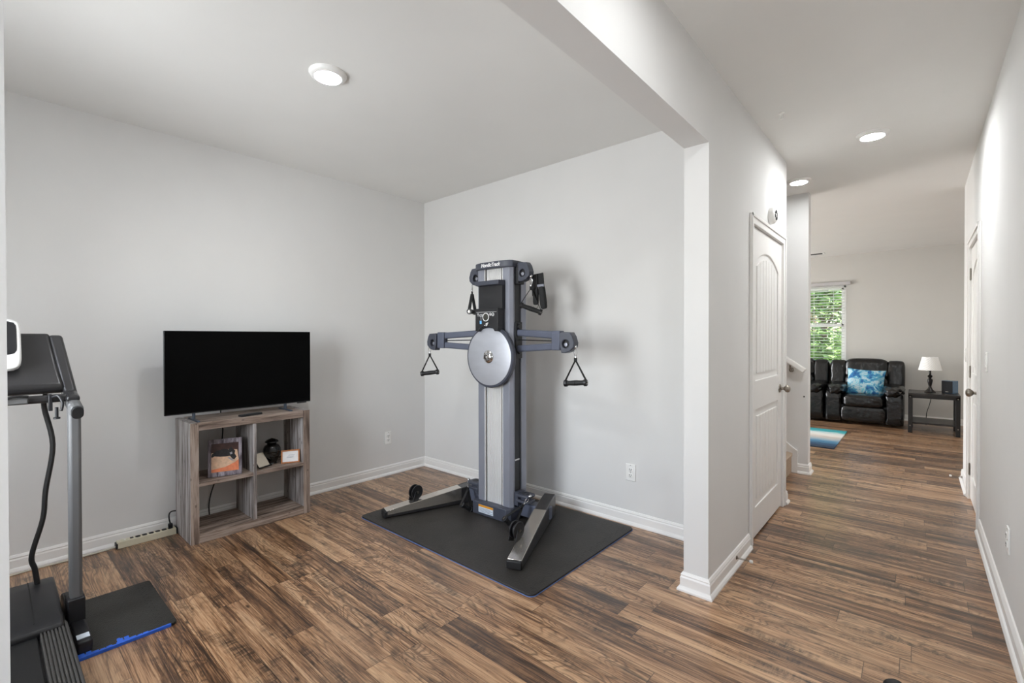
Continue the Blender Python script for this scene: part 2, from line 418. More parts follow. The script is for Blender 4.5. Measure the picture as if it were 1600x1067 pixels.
def text_mesh(name, body, size, mat, parent, place, shear=0, weight=0, depth=.0006, squash=1):
    cu = bpy.data.curves.new(name, 'FONT'); cu.body = body; cu.size = size; cu.align_x = 'CENTER'; cu.align_y = 'CENTER'
    cu.shear = shear; cu.offset = weight; cu.extrude = depth
    tmp = bpy.data.objects.new(name, cu); COL.objects.link(tmp)
    dg = bpy.context.evaluated_depsgraph_get(); dg.update()
    me = bpy.data.meshes.new_from_object(tmp.evaluated_get(dg)); me.name = name
    bpy.data.objects.remove(tmp); bpy.data.curves.remove(cu)
    me.transform(Matrix.Diagonal((squash, 1, 1, 1))); me.transform(place)
    me.materials.clear(); me.materials.append(M[mat])
    o = bpy.data.objects.new(name, me); COL.objects.link(o); o.parent = parent
    return o

def thing(name, label, cat, loc=(0, 0, 0), rot=(0, 0, 0), group=None, kind=None):
    o = bpy.data.objects.new(name, None); COL.objects.link(o); o.empty_display_size = .1
    o.location = loc; o.rotation_euler = rot
    return tag(o, label, cat, group, kind)
def tag(o, label=None, cat=None, group=None, kind=None):
    if label: o['label'] = label
    if cat: o['category'] = cat
    if group: o['group'] = group
    if kind: o['kind'] = kind
    return o
def struct(o, label=None, cat=None):
    o['kind'] = 'structure'
    if label: o['label'] = label
    if cat: o['category'] = cat
    return o

# ------------------------------------------------------------------ measures of the place
H = 2.665
XT, YB, XH, XS, XR = -3.786, 2.967, -.783, -.906, .312
YF, YJ, YS, YE, YP = -.66, .018, 2.374, 4.166, 5.14
YW, YRE = 9.45, 5.90
XLL, XLR = -5.6, 2.1
ZH = 2.266
C = (0, 0, 1.3)

# ------------------------------------------------------------------ shell
fl = MB().box(XLL-.1, XLR+.1, YF-.1, YW+.1, -.08, 0).build('floor', 'floor', smooth=False)
struct(fl, 'rustic brown oak laminate plank floor', 'floor')
ce = MB().box(XLL-.1, XLR+.1, YF-.1, YW+.1, H, H+.12).build('ceiling', 'ceil', smooth=False)
struct(ce, 'flat pale grey painted ceiling', 'ceiling')
w = MB().box(XT-.12, XT, YF-.12, YB+.1, 0, H).build('wall_left', 'wall', smooth=False)
struct(w, 'pale grey wall behind the television', 'wall')
w = MB().box(XT, XS, YB, YB+.1, 0, H).build('wall_back', 'wall', smooth=False)
struct(w, 'pale grey wall behind the exercise machine', 'wall')
# partition between exercise room and hall: header, stub with closet door opening, near jamb
DY0, DY1, DZ = 3.165, 4.032, 2.015
w = MB()
w.box(XS, XH, YS, DY0, 0, H); w.box(XS, XH, DY1, YE, 0, H); w.box(XS, XH, DY0, DY1, DZ, H)
w.box(XS, XH, YJ, YS, ZH, H); w.box(XS, XH, YF, YJ, 0, H)
w = w.build('wall_partition', 'wall', smooth=False)
struct(w, 'pale grey partition and header between exercise room and hall', 'wall')
# right hall wall with door opening
RY0, RY1 = 4.405, 5.215
w = MB()
w.box(XR, XR+.12, YF, RY0, 0, H); w.box(XR, XR+.12, RY1, YRE, 0, H); w.box(XR, XR+.12, RY0, RY1, DZ, H)
w.box(XR+.12, XLR, YRE-.12, YRE, 0, H)
w = w.build('wall_right', 'wall', smooth=False)
struct(w, 'pale grey hall wall with a white door', 'wall')
w = MB(); w.box(XLL, XH, YP, YP+.12, 0, H)
w = w.build('wall_stair', 'wall', smooth=False); struct(w, 'narrow pale wall end beside the stairs', 'wall')
w = MB(); w.box(XLL, XS, YE-.12, YE, 0, H).build('wall_stair_near', 'wall', smooth=False)
struct(bpy.data.objects['wall_stair_near'])
# front wall with a window and an added hall window (behind the camera)
GX0, GX1, GZ0, GZ1 = -2.90, -1.80, .75, 2.2
w = MB()
w.box(XT, GX0, YF-.12, YF, 0, H); w.box(GX1, -.55, YF-.12, YF, 0, H); w.box(GX0, GX1, YF-.12, YF, 0, GZ0); w.box(GX0, GX1, YF-.12, YF, GZ1, H)
w.box(.12, XR+.12, YF-.12, YF, 0, H); w.box(-.55, .12, YF-.12, YF, 0, .9); w.box(-.55, .12, YF-.12, YF, 2.1, H)
w = w.build('wall_front', 'wall', smooth=False); struct(w)
# living room walls
WX0, WX1, WZ0, WZ1 = -1.80, -.905, .80, 2.16
VX0, VX1 = -2.92, -2.02
w = MB()
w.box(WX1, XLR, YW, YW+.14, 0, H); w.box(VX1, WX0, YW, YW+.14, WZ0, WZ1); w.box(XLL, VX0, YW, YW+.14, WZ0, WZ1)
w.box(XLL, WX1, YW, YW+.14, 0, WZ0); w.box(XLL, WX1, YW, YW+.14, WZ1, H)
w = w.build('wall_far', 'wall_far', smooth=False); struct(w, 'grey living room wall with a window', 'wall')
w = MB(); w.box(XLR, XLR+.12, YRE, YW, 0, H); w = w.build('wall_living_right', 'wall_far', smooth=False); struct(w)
LY0, LY1 = 6.2, 8.4  # unseen side opening, added to let fill light in
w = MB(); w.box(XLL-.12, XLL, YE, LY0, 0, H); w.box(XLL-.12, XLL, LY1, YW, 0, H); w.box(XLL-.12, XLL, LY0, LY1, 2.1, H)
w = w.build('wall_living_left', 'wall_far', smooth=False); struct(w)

# baseboards: profile swept along a floor path, wall on the path's side given by sign
def baseboard(name, paths, label=None):
    prof = [(0, 0), (.027, 0), (.027, .009), (.021, .019), (.014, .024), (.014, .066), (.010, .074), (.012, .080), (.006, .091), (0, .093)]
    mb = MB()
    for pts in paths:
        pts = [Vector((p[0], p[1], 0)) for p in pts]; n = len(pts); rows = []
        for i, p in enumerate(pts):
            nr = []
            if i > 0: d = (pts[i]-pts[i-1]).normalized(); nr.append(Vector((d.y, -d.x, 0)))
            if i < n-1: d = (pts[i+1]-pts[i]).normalized(); nr.append(Vector((d.y, -d.x, 0)))
            if len(nr) == 2:
                a = (nr[0]+nr[1]).normalized(); a = a/a.dot(nr[0])
            else: a = nr[0]
            rows.append([p+a*u+Vector((0, 0, z)) for u, z in prof])
        m = len(prof); vs = [v for r in rows for v in r]
        fs = []
        for i in range(n-1): fs += [(i*m+k, i*m+(k+1) % m, (i+1)*m+(k+1) % m, (i+1)*m+k) for k in range(m)]
        fs += [tuple(range(m)), tuple(range((n-1)*m, n*m))]
        mb._add(vs, fs)
    o = mb.build(name, 'trim', smooth=False); struct(o, label, 'baseboard' if label else None)
    return o
# path direction chosen so that the right-hand side of travel is the room
baseboard('baseboard_left', [[(XT, YF), (XT, YB), (XS, YB), (XS, YS), (XH, YS), (XH, DY0-.065)]], 'white baseboard with shoe moulding round the exercise room')
baseboard('baseboard_stair', [[(XH, DY1+.065), (XH, YE), (XH-.05, YE)], [(-.865, YP), (XH, YP), (XH, YP+.12), (XLL, YP+.12)]], 'short white baseboard at foot of stairs')
baseboard('baseboard_right', [[(XR, RY0-.065), (XR, YF)], [(XLR, YRE), (XR, YRE), (XR, RY1+.065)]], 'white baseboard along the hall wall with the door')
baseboard('baseboard_far', [[(XLL, YW), (XLR, YW), (XLR, YRE)]], 'white baseboard behind recliner and end table')

# doors -------------------------------------------------------------
def arch(x0, x1, z0, zs, zt, n=14, flare=True):
    """panel outline: flat bottom, cathedral arch top"""
    pts = [(x0, z0), (x1, z0), (x1, zs)]
    for i in range(1, n):
        a = PI*i/n
        pts.append((x1+(x0-x1)*i/n, zs+(zt-zs)*math.sin(a)**.8))
    pts.append((x0, zs)); return pts
def door_leaf(name, width, mtx, label, hinge_left, casing_name, knobs):
    """slab seen from the hall; local x across, z up, front towards -y"""
    root = MB().box(0, width, .008, .04, .012, DZ-.012).build(name, 'door', smooth=False)
    struct(root, label, 'door')
    s = .105
    outer = [(0, .012), (width, .012), (width, DZ-.012), (0, DZ-.012)]
    pu = arch(s, width-s, 1.02, 1.775, 1.87); pl = [(s, .20), (width-s, .20), (width-s, .83), (s, .83)]
    pm = Matrix.Translation((0, .004, 0)) @ frame_xz()
    flat_shape('stile_frame', [outer, pu[::-1], pl[::-1]], .010, .004, 'door', root, pm)
    # raised plank field of both panels
    m = .045; strips = []; x0, x1 = s+m, width-s-m; n = 7
    def top(x):
        u = (x-s)/(width-2*s); return 1.775-m*.9+.095*max(0, math.sin(PI*u))**.8
    for i in range(n):
        a = x0+(x1-x0)*i/n+.004; b = x0+(x1-x0)*(i+1)/n-.004
        strips.append([(a, 1.02+m), (b, 1.02+m), (b, top(b)), ((a+b)/2, top((a+b)/2)), (a, top(a))])
        strips.append([(a, .20+m), (b, .20+m), (b, .83-m), (a, .83-m)])
    flat_shape('raised_panel', strips, .010, .003, 'door', root, Matrix.Translation((0, .006, 0)) @ frame_xz())
    for z in (.24, 1.02, 1.80):
        hx = -.004 if hinge_left else width+.004
        hg = MB().cyl((hx, -.006, z-.045), (hx, -.006, z+.045), .0065, seg=12).box(hx-.016, hx+.016, -.0015, .002, z-.044, z+.044)
        hg.cyl((hx, -.006, z-.05), (hx, -.006, z-.045), .004, seg=10).cyl((hx, -.006, z+.045), (hx, -.006, z+.05), .004, seg=10)
        hg.build('hinge', 'nickel', root, angle=30)
    kx = width-.065 if hinge_left else .065
    kb = MB().lathe([(.032, 0), (.031, .006), (.024, .010), (.011, .014), (.010, .030), (.018, .036), (.028, .048), (.0285, .056), (.024, .066), (.012, .072), (0, .073)], (kx, -.001, .915), 'y', 28, sign=-1)
    kb.build('door_knob', 'nickel', root, angle=50)
    root.matrix_world = mtx
    return root
# closet door: hall side faces +X ; local x -> +Y, local -y -> +X
mz = Matrix(((0, -1, 0, XH-.006), (1, 0, 0, DY0+.008), (0, 0, 1, 0), (0, 0, 0, 1)))
door_leaf('door_1', DY1-DY0-.016, mz, 'white two panel closet door with arched top panel beside the stairs', True, 'trim_1', 1)
# hall door: faces -X ; local x -> -Y, local -y -> -X
mz = Matrix(((0, 1, 0, XR+.006), (-1, 0, 0, RY1-.008), (0, 0, 1, 0), (0, 0, 0, 1)))
door_leaf('door_2', RY1-RY0-.016, mz, 'white panel door seen at a sharp angle in the hall wall', True, 'trim_2', 1)
def casing(name, x, sx, y0, y1, label):
    """door casing on the plane x; sx = +1 faces +X"""
    a, wd = .006, .058
    mb = MB()
    def bx(ya, yb, za, zb):
        mb.box(min(x, x+sx*.012), max(x, x+sx*.012), ya, yb, za, zb)
    bx(y0-wd+a, y0+a, 0, DZ+wd-a); bx(y1-a, y1+wd-a, 0, DZ+wd-a); bx(y0+a, y1-a, DZ-a, DZ+wd-a)
    # raised back band
    def bb(ya, yb, za, zb): mb.box(min(x+sx*.012, x+sx*.019), max(x+sx*.012, x+sx*.019), ya, yb, za, zb)
    bb(y0-wd+a, y0-wd+a+.02, 0, DZ+wd-a); bb(y1+wd-a-.02, y1+wd-a, 0, DZ+wd-a); bb(y0-wd+a, y1+wd-a, DZ+wd-a-.02, DZ+wd-a)
    # jamb liner
    t = .12
    for ya, yb, za, zb in ((y0, y0+.006, 0, DZ), (y1-.006, y1, 0, DZ), (y0, y1, DZ-.006, DZ)):
        mb.box(min(x, x-sx*t), max(x, x-sx*t), ya, yb, za, zb)
    o = mb.build(name, 'trim', bevel=.003, smooth=False); struct(o, label, 'trim')
casing('trim_1', XH, 1, DY0, DY1, 'white casing round the closet door')
casing('trim_2', XR, -1, RY0, RY1, 'white casing round the hall door')

# stairs ------------------------------------------------------------
st = MB(); rise, run, sx = .195, .262, -.915
for i in range(9):
    x1 = sx-run*i; z = rise*(i+1)
    st.box(x1-run-.02, x1, YE+.002, YP-.016, 0 if i == 0 else z-rise-.05, z-.02)
    st.puff((x1-run/2+.012, (YE+YP-.014)/2, z-.014), (run+.03, YP-YE-.018, .04), e=8, n=6)
st = st.build('stairs', 'carpet'); struct(st, 'beige carpeted stairs just visible past the closet door', 'stairs')
sk = MB()
def skz(x): return .11+(-.80-x)*rise/run
sk.prism([(-.865, 0), (-.865, skz(-.865)+.035), (-3.2, skz(-3.2)+.035), (-3.2, skz(-3.2)-.26), (-1.0, 0)], YP-.014, YP, 'y')
sk.prism([(-.865, skz(-.865)+.035), (-.865, skz(-.865)+.055), (-3.2, skz(-3.2)+.055), (-3.2, skz(-3.2)+.035)], YP-.02, YP, 'y')
sk = sk.build('trim_3', 'trim', smooth=False); struct(sk, 'white sloping skirt board on the stair wall', 'trim')

hr = thing('handrail', 'white wooden stair handrail on the pale wall above the carpeted stairs', 'handrail', (-.80, YP-.06, .98))
q = MB(); q.bar((0, 0, 0), (-2.3, 0, 2.3*.70), .045, .05); q.build('rail', 'trim', hr, bevel=.012, seg=3)
for bxx in (-.12, -1.5):
    q = MB(); z = -bxx*.70
    q.tube([(bxx, 0, z-.025), (bxx, .005, z-.06), (bxx, .03, z-.078), (bxx, .058, z-.078)], .007).lathe([(.022, 0), (.02, .004), (.008, .007)], (bxx, .0605, z-.078), 'y', 16, sign=-1)
    q.build('bracket', 'nickel', hr)

# windows -----------------------------------------------------------
def window(name, x0, x1, z0, z1, y, label, out=1):
    root = MB()
    yo = y+out*.05
    f = .035
    for a, b, c, d in ((x0, x0+f, z0, z1), (x1-f, x1, z0, z1), (x0, x1, z0, z0+f), (x0, x1, z1-f, z1)):
        root.box(a, b, min(y+out*.02, yo+out*.05), max(y+out*.02, yo+out*.05), c, d)
    root = root.build(name, 'vinyl', bevel=.003, smooth=False); struct(root, label, 'window' if label else None)
    zm = 1.497
    q = MB(); ya, yb = sorted((y+out*.03, y+out*.06))
    for a, b, c, d in ((x0+f, x0+f+.03, z0+f, z1-f), (x1-f-.03, x1-f, z0+f, z1-f), (x0+f, x1-f, z0+f, z0+f+.035), (x0+f, x1-f, z1-f-.03, z1-f), (x0+f, x1-f, zm-.026, zm+.026)):
        q.box(a, b, ya, yb, c, d)
    q.build('window_sash', 'vinyl', root, bevel=.002, smooth=False)
    g = MB().box(x0+f, x1-f, y+out*.043, y+out*.047, z0+f, z1-f).build('window_pane', GLASS, root, smooth=False)
    s = MB().box(x0-.04, x1+.04, *sorted((y-out*.025, y+out*.05)), z0-.02, z0).build('window_sill', 'trim', root, bevel=.004, smooth=False)
    return root
def mat_glass():
    m = bpy.data.materials.new('window_glass'); m.use_nodes = True; t = m.node_tree; t.nodes.clear()
    o = N(t, 'ShaderNodeOutputMaterial'); a = N(t, 'ShaderNodeBsdfTransparent'); g = N(t, 'ShaderNodeBsdfGlossy'); g.inputs['Roughness'].default_value = .02
    fr = N(t, 'ShaderNodeFresnel'); fr.inputs['IOR'].default_value = 1.45
    mx = N(t, 'ShaderNodeMixShader'); L(t, math_(t, 'MULTIPLY', fr.outputs[0], .7), mx.inputs[0]); L(t, a.outputs[0], mx.inputs[1]); L(t, g.outputs[0], mx.inputs[2]); L(t, mx.outputs[0], o.inputs[0])
    return m
GLASS = mat_glass()
window('window_1', WX0, WX1, WZ0, WZ1, YW, 'white double hung living room window behind the recliner')
window('window_2', VX0, VX1, WZ0, WZ1, YW, None)
window('window_3', GX0, GX1, GZ0, GZ1, YF, None, -1)
window('added_hall_window', -.55, .12, .9, 2.1, YF, None, -1)  # unseen window, added because the hall needed brightness
def blind(x0, x1, y, label):
    r = thing('window_blind', label, 'blind', ((x0+x1)/2, y, 0)); hw = (x1-x0)/2
    q = MB().box(-hw-.045, hw+.062, -.045, -.004, WZ1+.005, WZ1+.062); q.build('headrail', 'valance', r, bevel=.004)
    q = MB(); z = WZ0+.05; Rm = Matrix.Rotation(D(-9), 3, 'X')
    while z < WZ1-.02:
        q.box(-hw+.02, hw-.02, -.025, .025, -.0013, .0013, R=Rm, o=(0, -.02, z)); z += .049
    q.build('slats', 'blind', r, smooth=False)
    q = MB()
    for fx in (-.62, -.0, .62):
        for yy in (-.045, .004): q.cyl((hw*fx, yy, WZ0+.03), (hw*fx, yy, WZ1+.01), .0016, seg=6)
    q.build('ladder_cord', 'blind', r)
    q = MB().box(-hw+.02, hw-.02, -.045, .005, WZ0+.012, WZ0+.034); q.build('bottom_rail', 'blind', r, bevel=.003)
blind(WX0, WX1, YW, 'white slatted blind with grey headrail on window behind the recliner')

# ceiling lights ----------------------------------------------------
def disc_light(x, y, label, power):
    r = thing('ceiling_light', label, 'light', (x, y, H), group='round ceiling lights')
    MB().lathe([(.092, 0), (.092, -.006), (.086, -.016), (.074, -.022), (.066, -.023), (.064, -.019), (.064, -.012)], seg=48).build('trim_ring', 'plastic_white', r, angle=50)
    MB().lathe([(0, -.0225), (.04, -.0225), (.060, -.0212), (.064, -.019)], seg=48).build('lens', emit('lit_lens', (.96, .985, 1, 1), power*LAMP), r, angle=60)
disc_light(-2.30, 1.185, 'round white lit ceiling light above the television side of exercise room', 210)
disc_light(-.238, 3.95, 'round white lit ceiling light over the middle of the hall', 370)
disc_light(-.79, 4.70, 'round white lit ceiling light close to the stair wall', 105)
disc_light(-.24, 1.35, 'added round ceiling light brightening the hall above the camera spot, out of view', 190)  # added lamp out of view, lifts the header and hall walls
disc_light(-3.0, 7.2, 'added round ceiling light brightening the living room over the rug, hidden by the stair wall', 360)  # added unseen lamp, brightens the living room
disc_light(.9, 7.4, 'added round ceiling light brightening the living room past the hall end, hidden by the door wall', 280)  # second added living room lamp, also out of sight

ck = MB().lathe([(.016, 0), (.016, -.004), (.007, -.008), (.006, -.03), (.009, -.036), (0, -.038)], seg=16).build('ceiling_hook', 'plastic_white')
ck.location = (-.634, 3.219, H); tag(ck, 'tiny white peg on the hall ceiling before the round light', 'hook')
r = thing('ceiling_vent', 'white slotted air vent in the living room ceiling by the far wall', 'vent', (-1.32, 9.0, H))
MB().box(-.17, .17, -.075, .075, -.008, 0).build('vent_frame', 'plastic_white', r, bevel=.003)
q = MB()
for i in range(6): q.box(-.14, .14, -.055+i*.02, -.045+i*.02, -.0095, -.0075)
q.build('vent_slots', 'dark_hole', r, smooth=False)

# small wall fittings ----------------------------------------------
def outlet(loc, rz, label, switch=False):
    r = thing('light_switch' if switch else 'wall_outlet', label, 'switch' if switch else 'outlet', loc, (0, 0, rz), 'white wall plates')
    MB().box(-.036, .036, -.007, 0, -.058, .058).build('cover_plate', 'plastic_white', r, bevel=.003)
    if switch:
        MB().box(-.017, .017, -.011, -.006, -.033, .033).build('rocker', 'plastic_white', r, bevel=.002)
    else:
        for z in (-.02, .02):
            q = MB().puff((0, -.0075, z), (.034, .006, .028), e=5, n=6); rc = q.build('receptacle', 'plastic_white', r)
            q = MB().box(-.008, -.005, -.0112, -.0105, z-.002, z+.008).box(.005, .008, -.0112, -.0105, z-.002, z+.008).cyl((0, -.0112, z-.008), (0, -.0105, z-.008), .003, seg=10)
            q.build('slot', 'dark_hole', rc)
    for z in ((-.042, .042) if switch else (0, .05)): MB().cyl((0, -.0078, z), (0, -.006, z), .003, seg=10).build('screw', 'nickel', r)
outlet((XT, 2.528, .352), PI/2, 'white outlet low on the television wall near the room corner')
outlet((-1.501, YB, .361), 0, 'white outlet low on the wall behind the exercise machine')
outlet((XR, 3.045, .383), -PI/2, 'white outlet low on the hall wall nearest the camera')
outlet((XR, 3.968, 1.15), -PI/2, 'white light switch on the hall wall before the door', True)
outlet((XR, 5.66, 1.14), -PI/2, 'white light switch on the hall wall beyond the door', True)
r = thing('smoke_detector', 'round white smoke detector with black vents above the closet door', 'smoke detector', (XH, 3.63, 2.145))
MB().lathe([(.058, 0), (.058, .008), (.055, .026), (.045, .036), (.02, .040), (0, .041)], axis='x', seg=40).build('housing', 'plastic_white', r, angle=50)
q = MB()
for i in range(6):
    a = 2*PI*i/6+.3
    q.box(-.011, .011, -.009, .009, -.002, .003, R=Matrix.Rotation(PI/2, 3, 'Y') @ Matrix.Rotation(a, 3, 'Z'), o=(.0385, .024*math.cos(a), .024*math.sin(a)))
q.build('vent_grid', 'dark_hole', r, smooth=False)
def door_stop(loc, rz, label):
    r = thing('door_stop', label, 'door stop', loc, (0, 0, rz), 'spring door stops on baseboards')
    MB().lathe([(.011, 0), (.011, .004), (.006, .007)], axis='y', seg=16, sign=-1).build('base_plate', 'nickel', r)
    q = MB(); q.tube([(.005*math.cos(a*.9), -.005-.0009*a, .005*math.sin(a*.9)-.00000*a) for a in range(0, 72, 1)], .0013, 5, smooth=False); q.build('spring', 'nickel', r)
    MB().lathe([(.007, .068), (.009, .072), (.009, .082), (.006, .085), (0, .085)], axis='y', seg=16, sign=-1).build('tip', 'plastic_white', r)
door_stop((XH+.014, 2.80, .055), PI/2, 'spring door stop on the baseboard of the closet wall corner')
door_stop((XR-.014, 5.72, .055), -PI/2, 'spring door stop on the baseboard beyond the hall door')
sc = MB().lathe([(.007, 0), (.007, .004), (.003, .008), (0, .008)], axis='y', seg=12, sign=-1).build('screw_anchor', 'dark_hole')
sc.location = (-.815, YP, .735); tag(sc, 'tiny black screw anchor in the stair wall', 'screw')

# ------------------------------------------------------------------ exercise machine
GYM_Z = .0125
T = thing('cable_machine', 'tall grey and silver cable exercise machine with round steel disc on black mat', 'exercise machine', (-2.30, 2.42, GYM_Z), (0, 0, D(2)))
q = MB().box(-.158, .158, .02, .165, .05, 1.79); q.build('column_core', 'black', T, bevel=.004)
for s in (-1, 1):
    p = [(s*.09, .0), (s*.148, .0), (s*.168, .022), (s*.168, .036), (s*.09, .036)]
    MB().prism(p, .085, 1.79).build('front_rail', 'steel_blue', T, bevel=.002)
    MB().box(s*.112-.056, s*.112+.056, .112, .170, .06, 1.79).build('rear_rail', 'steel_blue', T, bevel=.004)
    MB().box(s*.0855-.0045, s*.0855+.0045, .004, .03, .09, 1.79).build('edge_strip', 'silver', T)
n = 12; fl_ = []; x0, x1 = -.07, .07
for i in range(n):
    a = x0+(x1-x0)*i/n; b = x0+(x1-x0)*(i+1)/n
    fl_ += [(a+.0012, .012), (a+.0025, .008), (b-.0025, .008), (b-.0012, .012)]
MB().prism(fl_+[(x1, .024), (x0, .024)], .09, 1.79).build('fluted_panel', 'silver', T, angle=60)
# top cap and lettering
capo = [(-.178, .19), (-.178, .004), (-.150, -.016), (-.10, -.030), (.10, -.030), (.150, -.016), (.178, .004), (.178, .19)]
cap = MB().prism(capo, 1.782, 1.83).build('top_cap', 'navy', T, bevel=.006, seg=3)
text_mesh('lettering', 'NordicTrack', .037, 'white_print', cap, Matrix.Translation((-.002, -.0308, 1.806)) @ Matrix.Rotation(PI/2, 4, 'X'), shear=.25, weight=.0009, squash=.92)
# base
bs = MB().prism([(-.178, .10), (-.178, -.03), (-.165, -.045), (.15, -.045), (.178, -.02), (.178, .10)], 0, .094).build('base_box', 'navy', T, bevel=.006)
lb = MB().box(-.105, .035, -.0468, -.0448, .022, .078).build('warning_label', 'label_white', bs)
MB().box(-.105, .035, -.0474, -.0460, .063, .078).build('orange_band', 'label_orange', bs)
q = MB()
for i in range(4): q.box(-.098, .028-.02*(i % 2), -.0473, -.0460, .028+i*.008, .031+i*.008)
q.build('label_print', 'ink', bs)
q = MB()
for s in (-1, 1):
    q.box(min(s*.15, s*.40), max(s*.15, s*.40), .075, .165, .025, .12)
q.box(-.16, .16, .06, .20, .0, .11)
q.build('base_frame', 'arm_blue', T, bevel=.008)
# silver mark on side
for s in (-1, 1): MB().box(s*.158-.002, s*.158+.002, .05, .10, .415, .425).build('height_mark', 'silver', T)

# flywheel disc
cz = 1.152
fw = MB().lathe([(.0, 0), (.206, 0), (.218, .006), (.222, .016), (.222, .034), (.216, .042), (.0, .042)], (0, -.004, cz), 'y', 72, sign=-1).build('flywheel', 'navy', T, angle=30)
MB().lathe([(.204, .041), (.204, .0455), (.2, .047), (.06, .0475), (0, .0475)], (0, -.004, cz), 'y', 72, sign=-1).build('disc_face', 'brushed', fw, angle=30)
MB().lathe([(.046, .046), (.046, .052), (.038, .060), (.026, .064), (.022, .072), (.013, .073), (.012, .060), (0, .060)], (0, -.004, cz), 'y', 36, sign=-1).build('disc_hub', 'chrome', fw, angle=30)
for i in range(6):
    a = i*PI/3+.3; MB().cyl((.034*math.cos(a), -.062, cz+.034*math.sin(a)), (.034*math.cos(a), -.069, cz+.034*math.sin(a)), .0045, seg=6).build('hub_bolt', 'nickel', fw)


# device holder and control panel
hd = MB().box(-.112, .112, -.034, .006, 1.485, 1.665).build('device_holder', 'black', T, bevel=.004)
MB().prism([(-.072, 1.660), (-.072, 1.690), (.01, 1.694), (.01, 1.655), (-.034, 1.655)], -.108, .112, 'x').build('ledge', 'navy', hd, bevel=.003)
arc = [(.108, 1.333), (.074, 1.333)]+[(.07*math.cos(PI*i/12)+.002, 1.333+.032*math.sin(PI*i/12)) for i in range(1, 12)]+[(-.070, 1.333), (-.108, 1.333)]
pan = MB().prism([(-.108, 1.495)]+[(u, v) for u, v in arc[::-1]]+[(.108, 1.495)], -.074, .004, 'y').build('control_panel', 'black', T, bevel=.004)
q = MB(); q.lathe([(.030, 0), (.030, .003), (.025, .003), (.025, 0)], (-.004, -.074, 1.433), 'y', 40, sign=-1); q.build('dial_ring', 'white_print', pan)
MB().lathe([(.0255, 0), (.0255, .002), (0, .0025)], (-.004, -.074, 1.433), 'y', 36, sign=-1).build('dial_screen', 'olive_screen', pan)
def ring(mb, x, z, r, w=.0022):
    mb.lathe([(r, 0), (r, .0016), (r-w, .0016), (r-w, 0)], (x, -.0738, z), 'y', 20, sign=-1)
q = MB()
for x, z, r in ((.038, 1.452, .010), (.062, 1.450, .012), (-.058, 1.446, .008), (-.042, 1.446, .008)): ring(q, x, z, r)
q.box(-.088, -.070, -.0755, -.0738, 1.456, 1.459).box(-.0805, -.0775, -.0755, -.0738, 1.440, 1.457)
q.box(-.095, .095, -.0755, -.0738, 1.468, 1.4695).box(-.0515, -.0495, -.0755, -.0738, 1.412, 1.438)
q.prism([(.036, 1.446), (.040, 1.458), (.043, 1.446)], -.0756, -.0738, 'y').prism([(.059, 1.444), (.066, 1.457), (.064, 1.443)], -.0756, -.0738, 'y')
q.build('panel_icons', 'white_print', pan)
MB().box(-.062, -.044, -.0757, -.0738, 1.386, 1.408).build('blue_icon', 'blue_print', pan)
q = MB()
for pl in ([(-.022, 1.372), (-.008, 1.380), (-.012, 1.373)], [(-.010, 1.384), (.012, 1.394), (.024, 1.392), (.010, 1.386), (.012, 1.378), (.004, 1.370), (.004, 1.380)], [(-.006, 1.374), (.002, 1.380), (-.002, 1.368)]):
    q.prism(pl, -.0757, -.0738, 'y')
q.build('emblem', 'white_print', pan)

# pulley heads
HEAD = [(-.046, .06), (-.036, .076), (.034, .073), (.05, .05), (.064, .01), (.061, -.02), (.032, -.047), (-.002, -.058), (-.03, -.058), (-.042, -.02)]
def circ(r, n=28, cx=0, cy=0): return [(cx+r*math.cos(2*PI*i/n), cy+r*math.sin(2*PI*i/n)) for i in range(n)]
def pulley_head(parent, s, x, y, z, k=1, mat='navy'):
    lp = [(s*u*k, v*k) for u, v in HEAD]
    if s < 0: lp = lp[::-1]
    pl = Matrix.Translation((x, y, z)) @ frame_xz()
    h = flat_shape('pulley_head', [lp, circ(.026*k)[::-1]], .058, .006, mat, parent, pl)
    q = MB().cyl((x, y-.008, z), (x, y+.02, z), .0258*k, seg=28).lathe([(.013, .008), (.012, .016), (0, .017)], (x-s*.004, y, z-.004), 'y', 24, sign=-1, mi=1)
    w = q.build('pulley_wheel', ['dark_hole', 'steel_blue'], parent)  # wheel coloured black to put shade into the head's hole
    return h
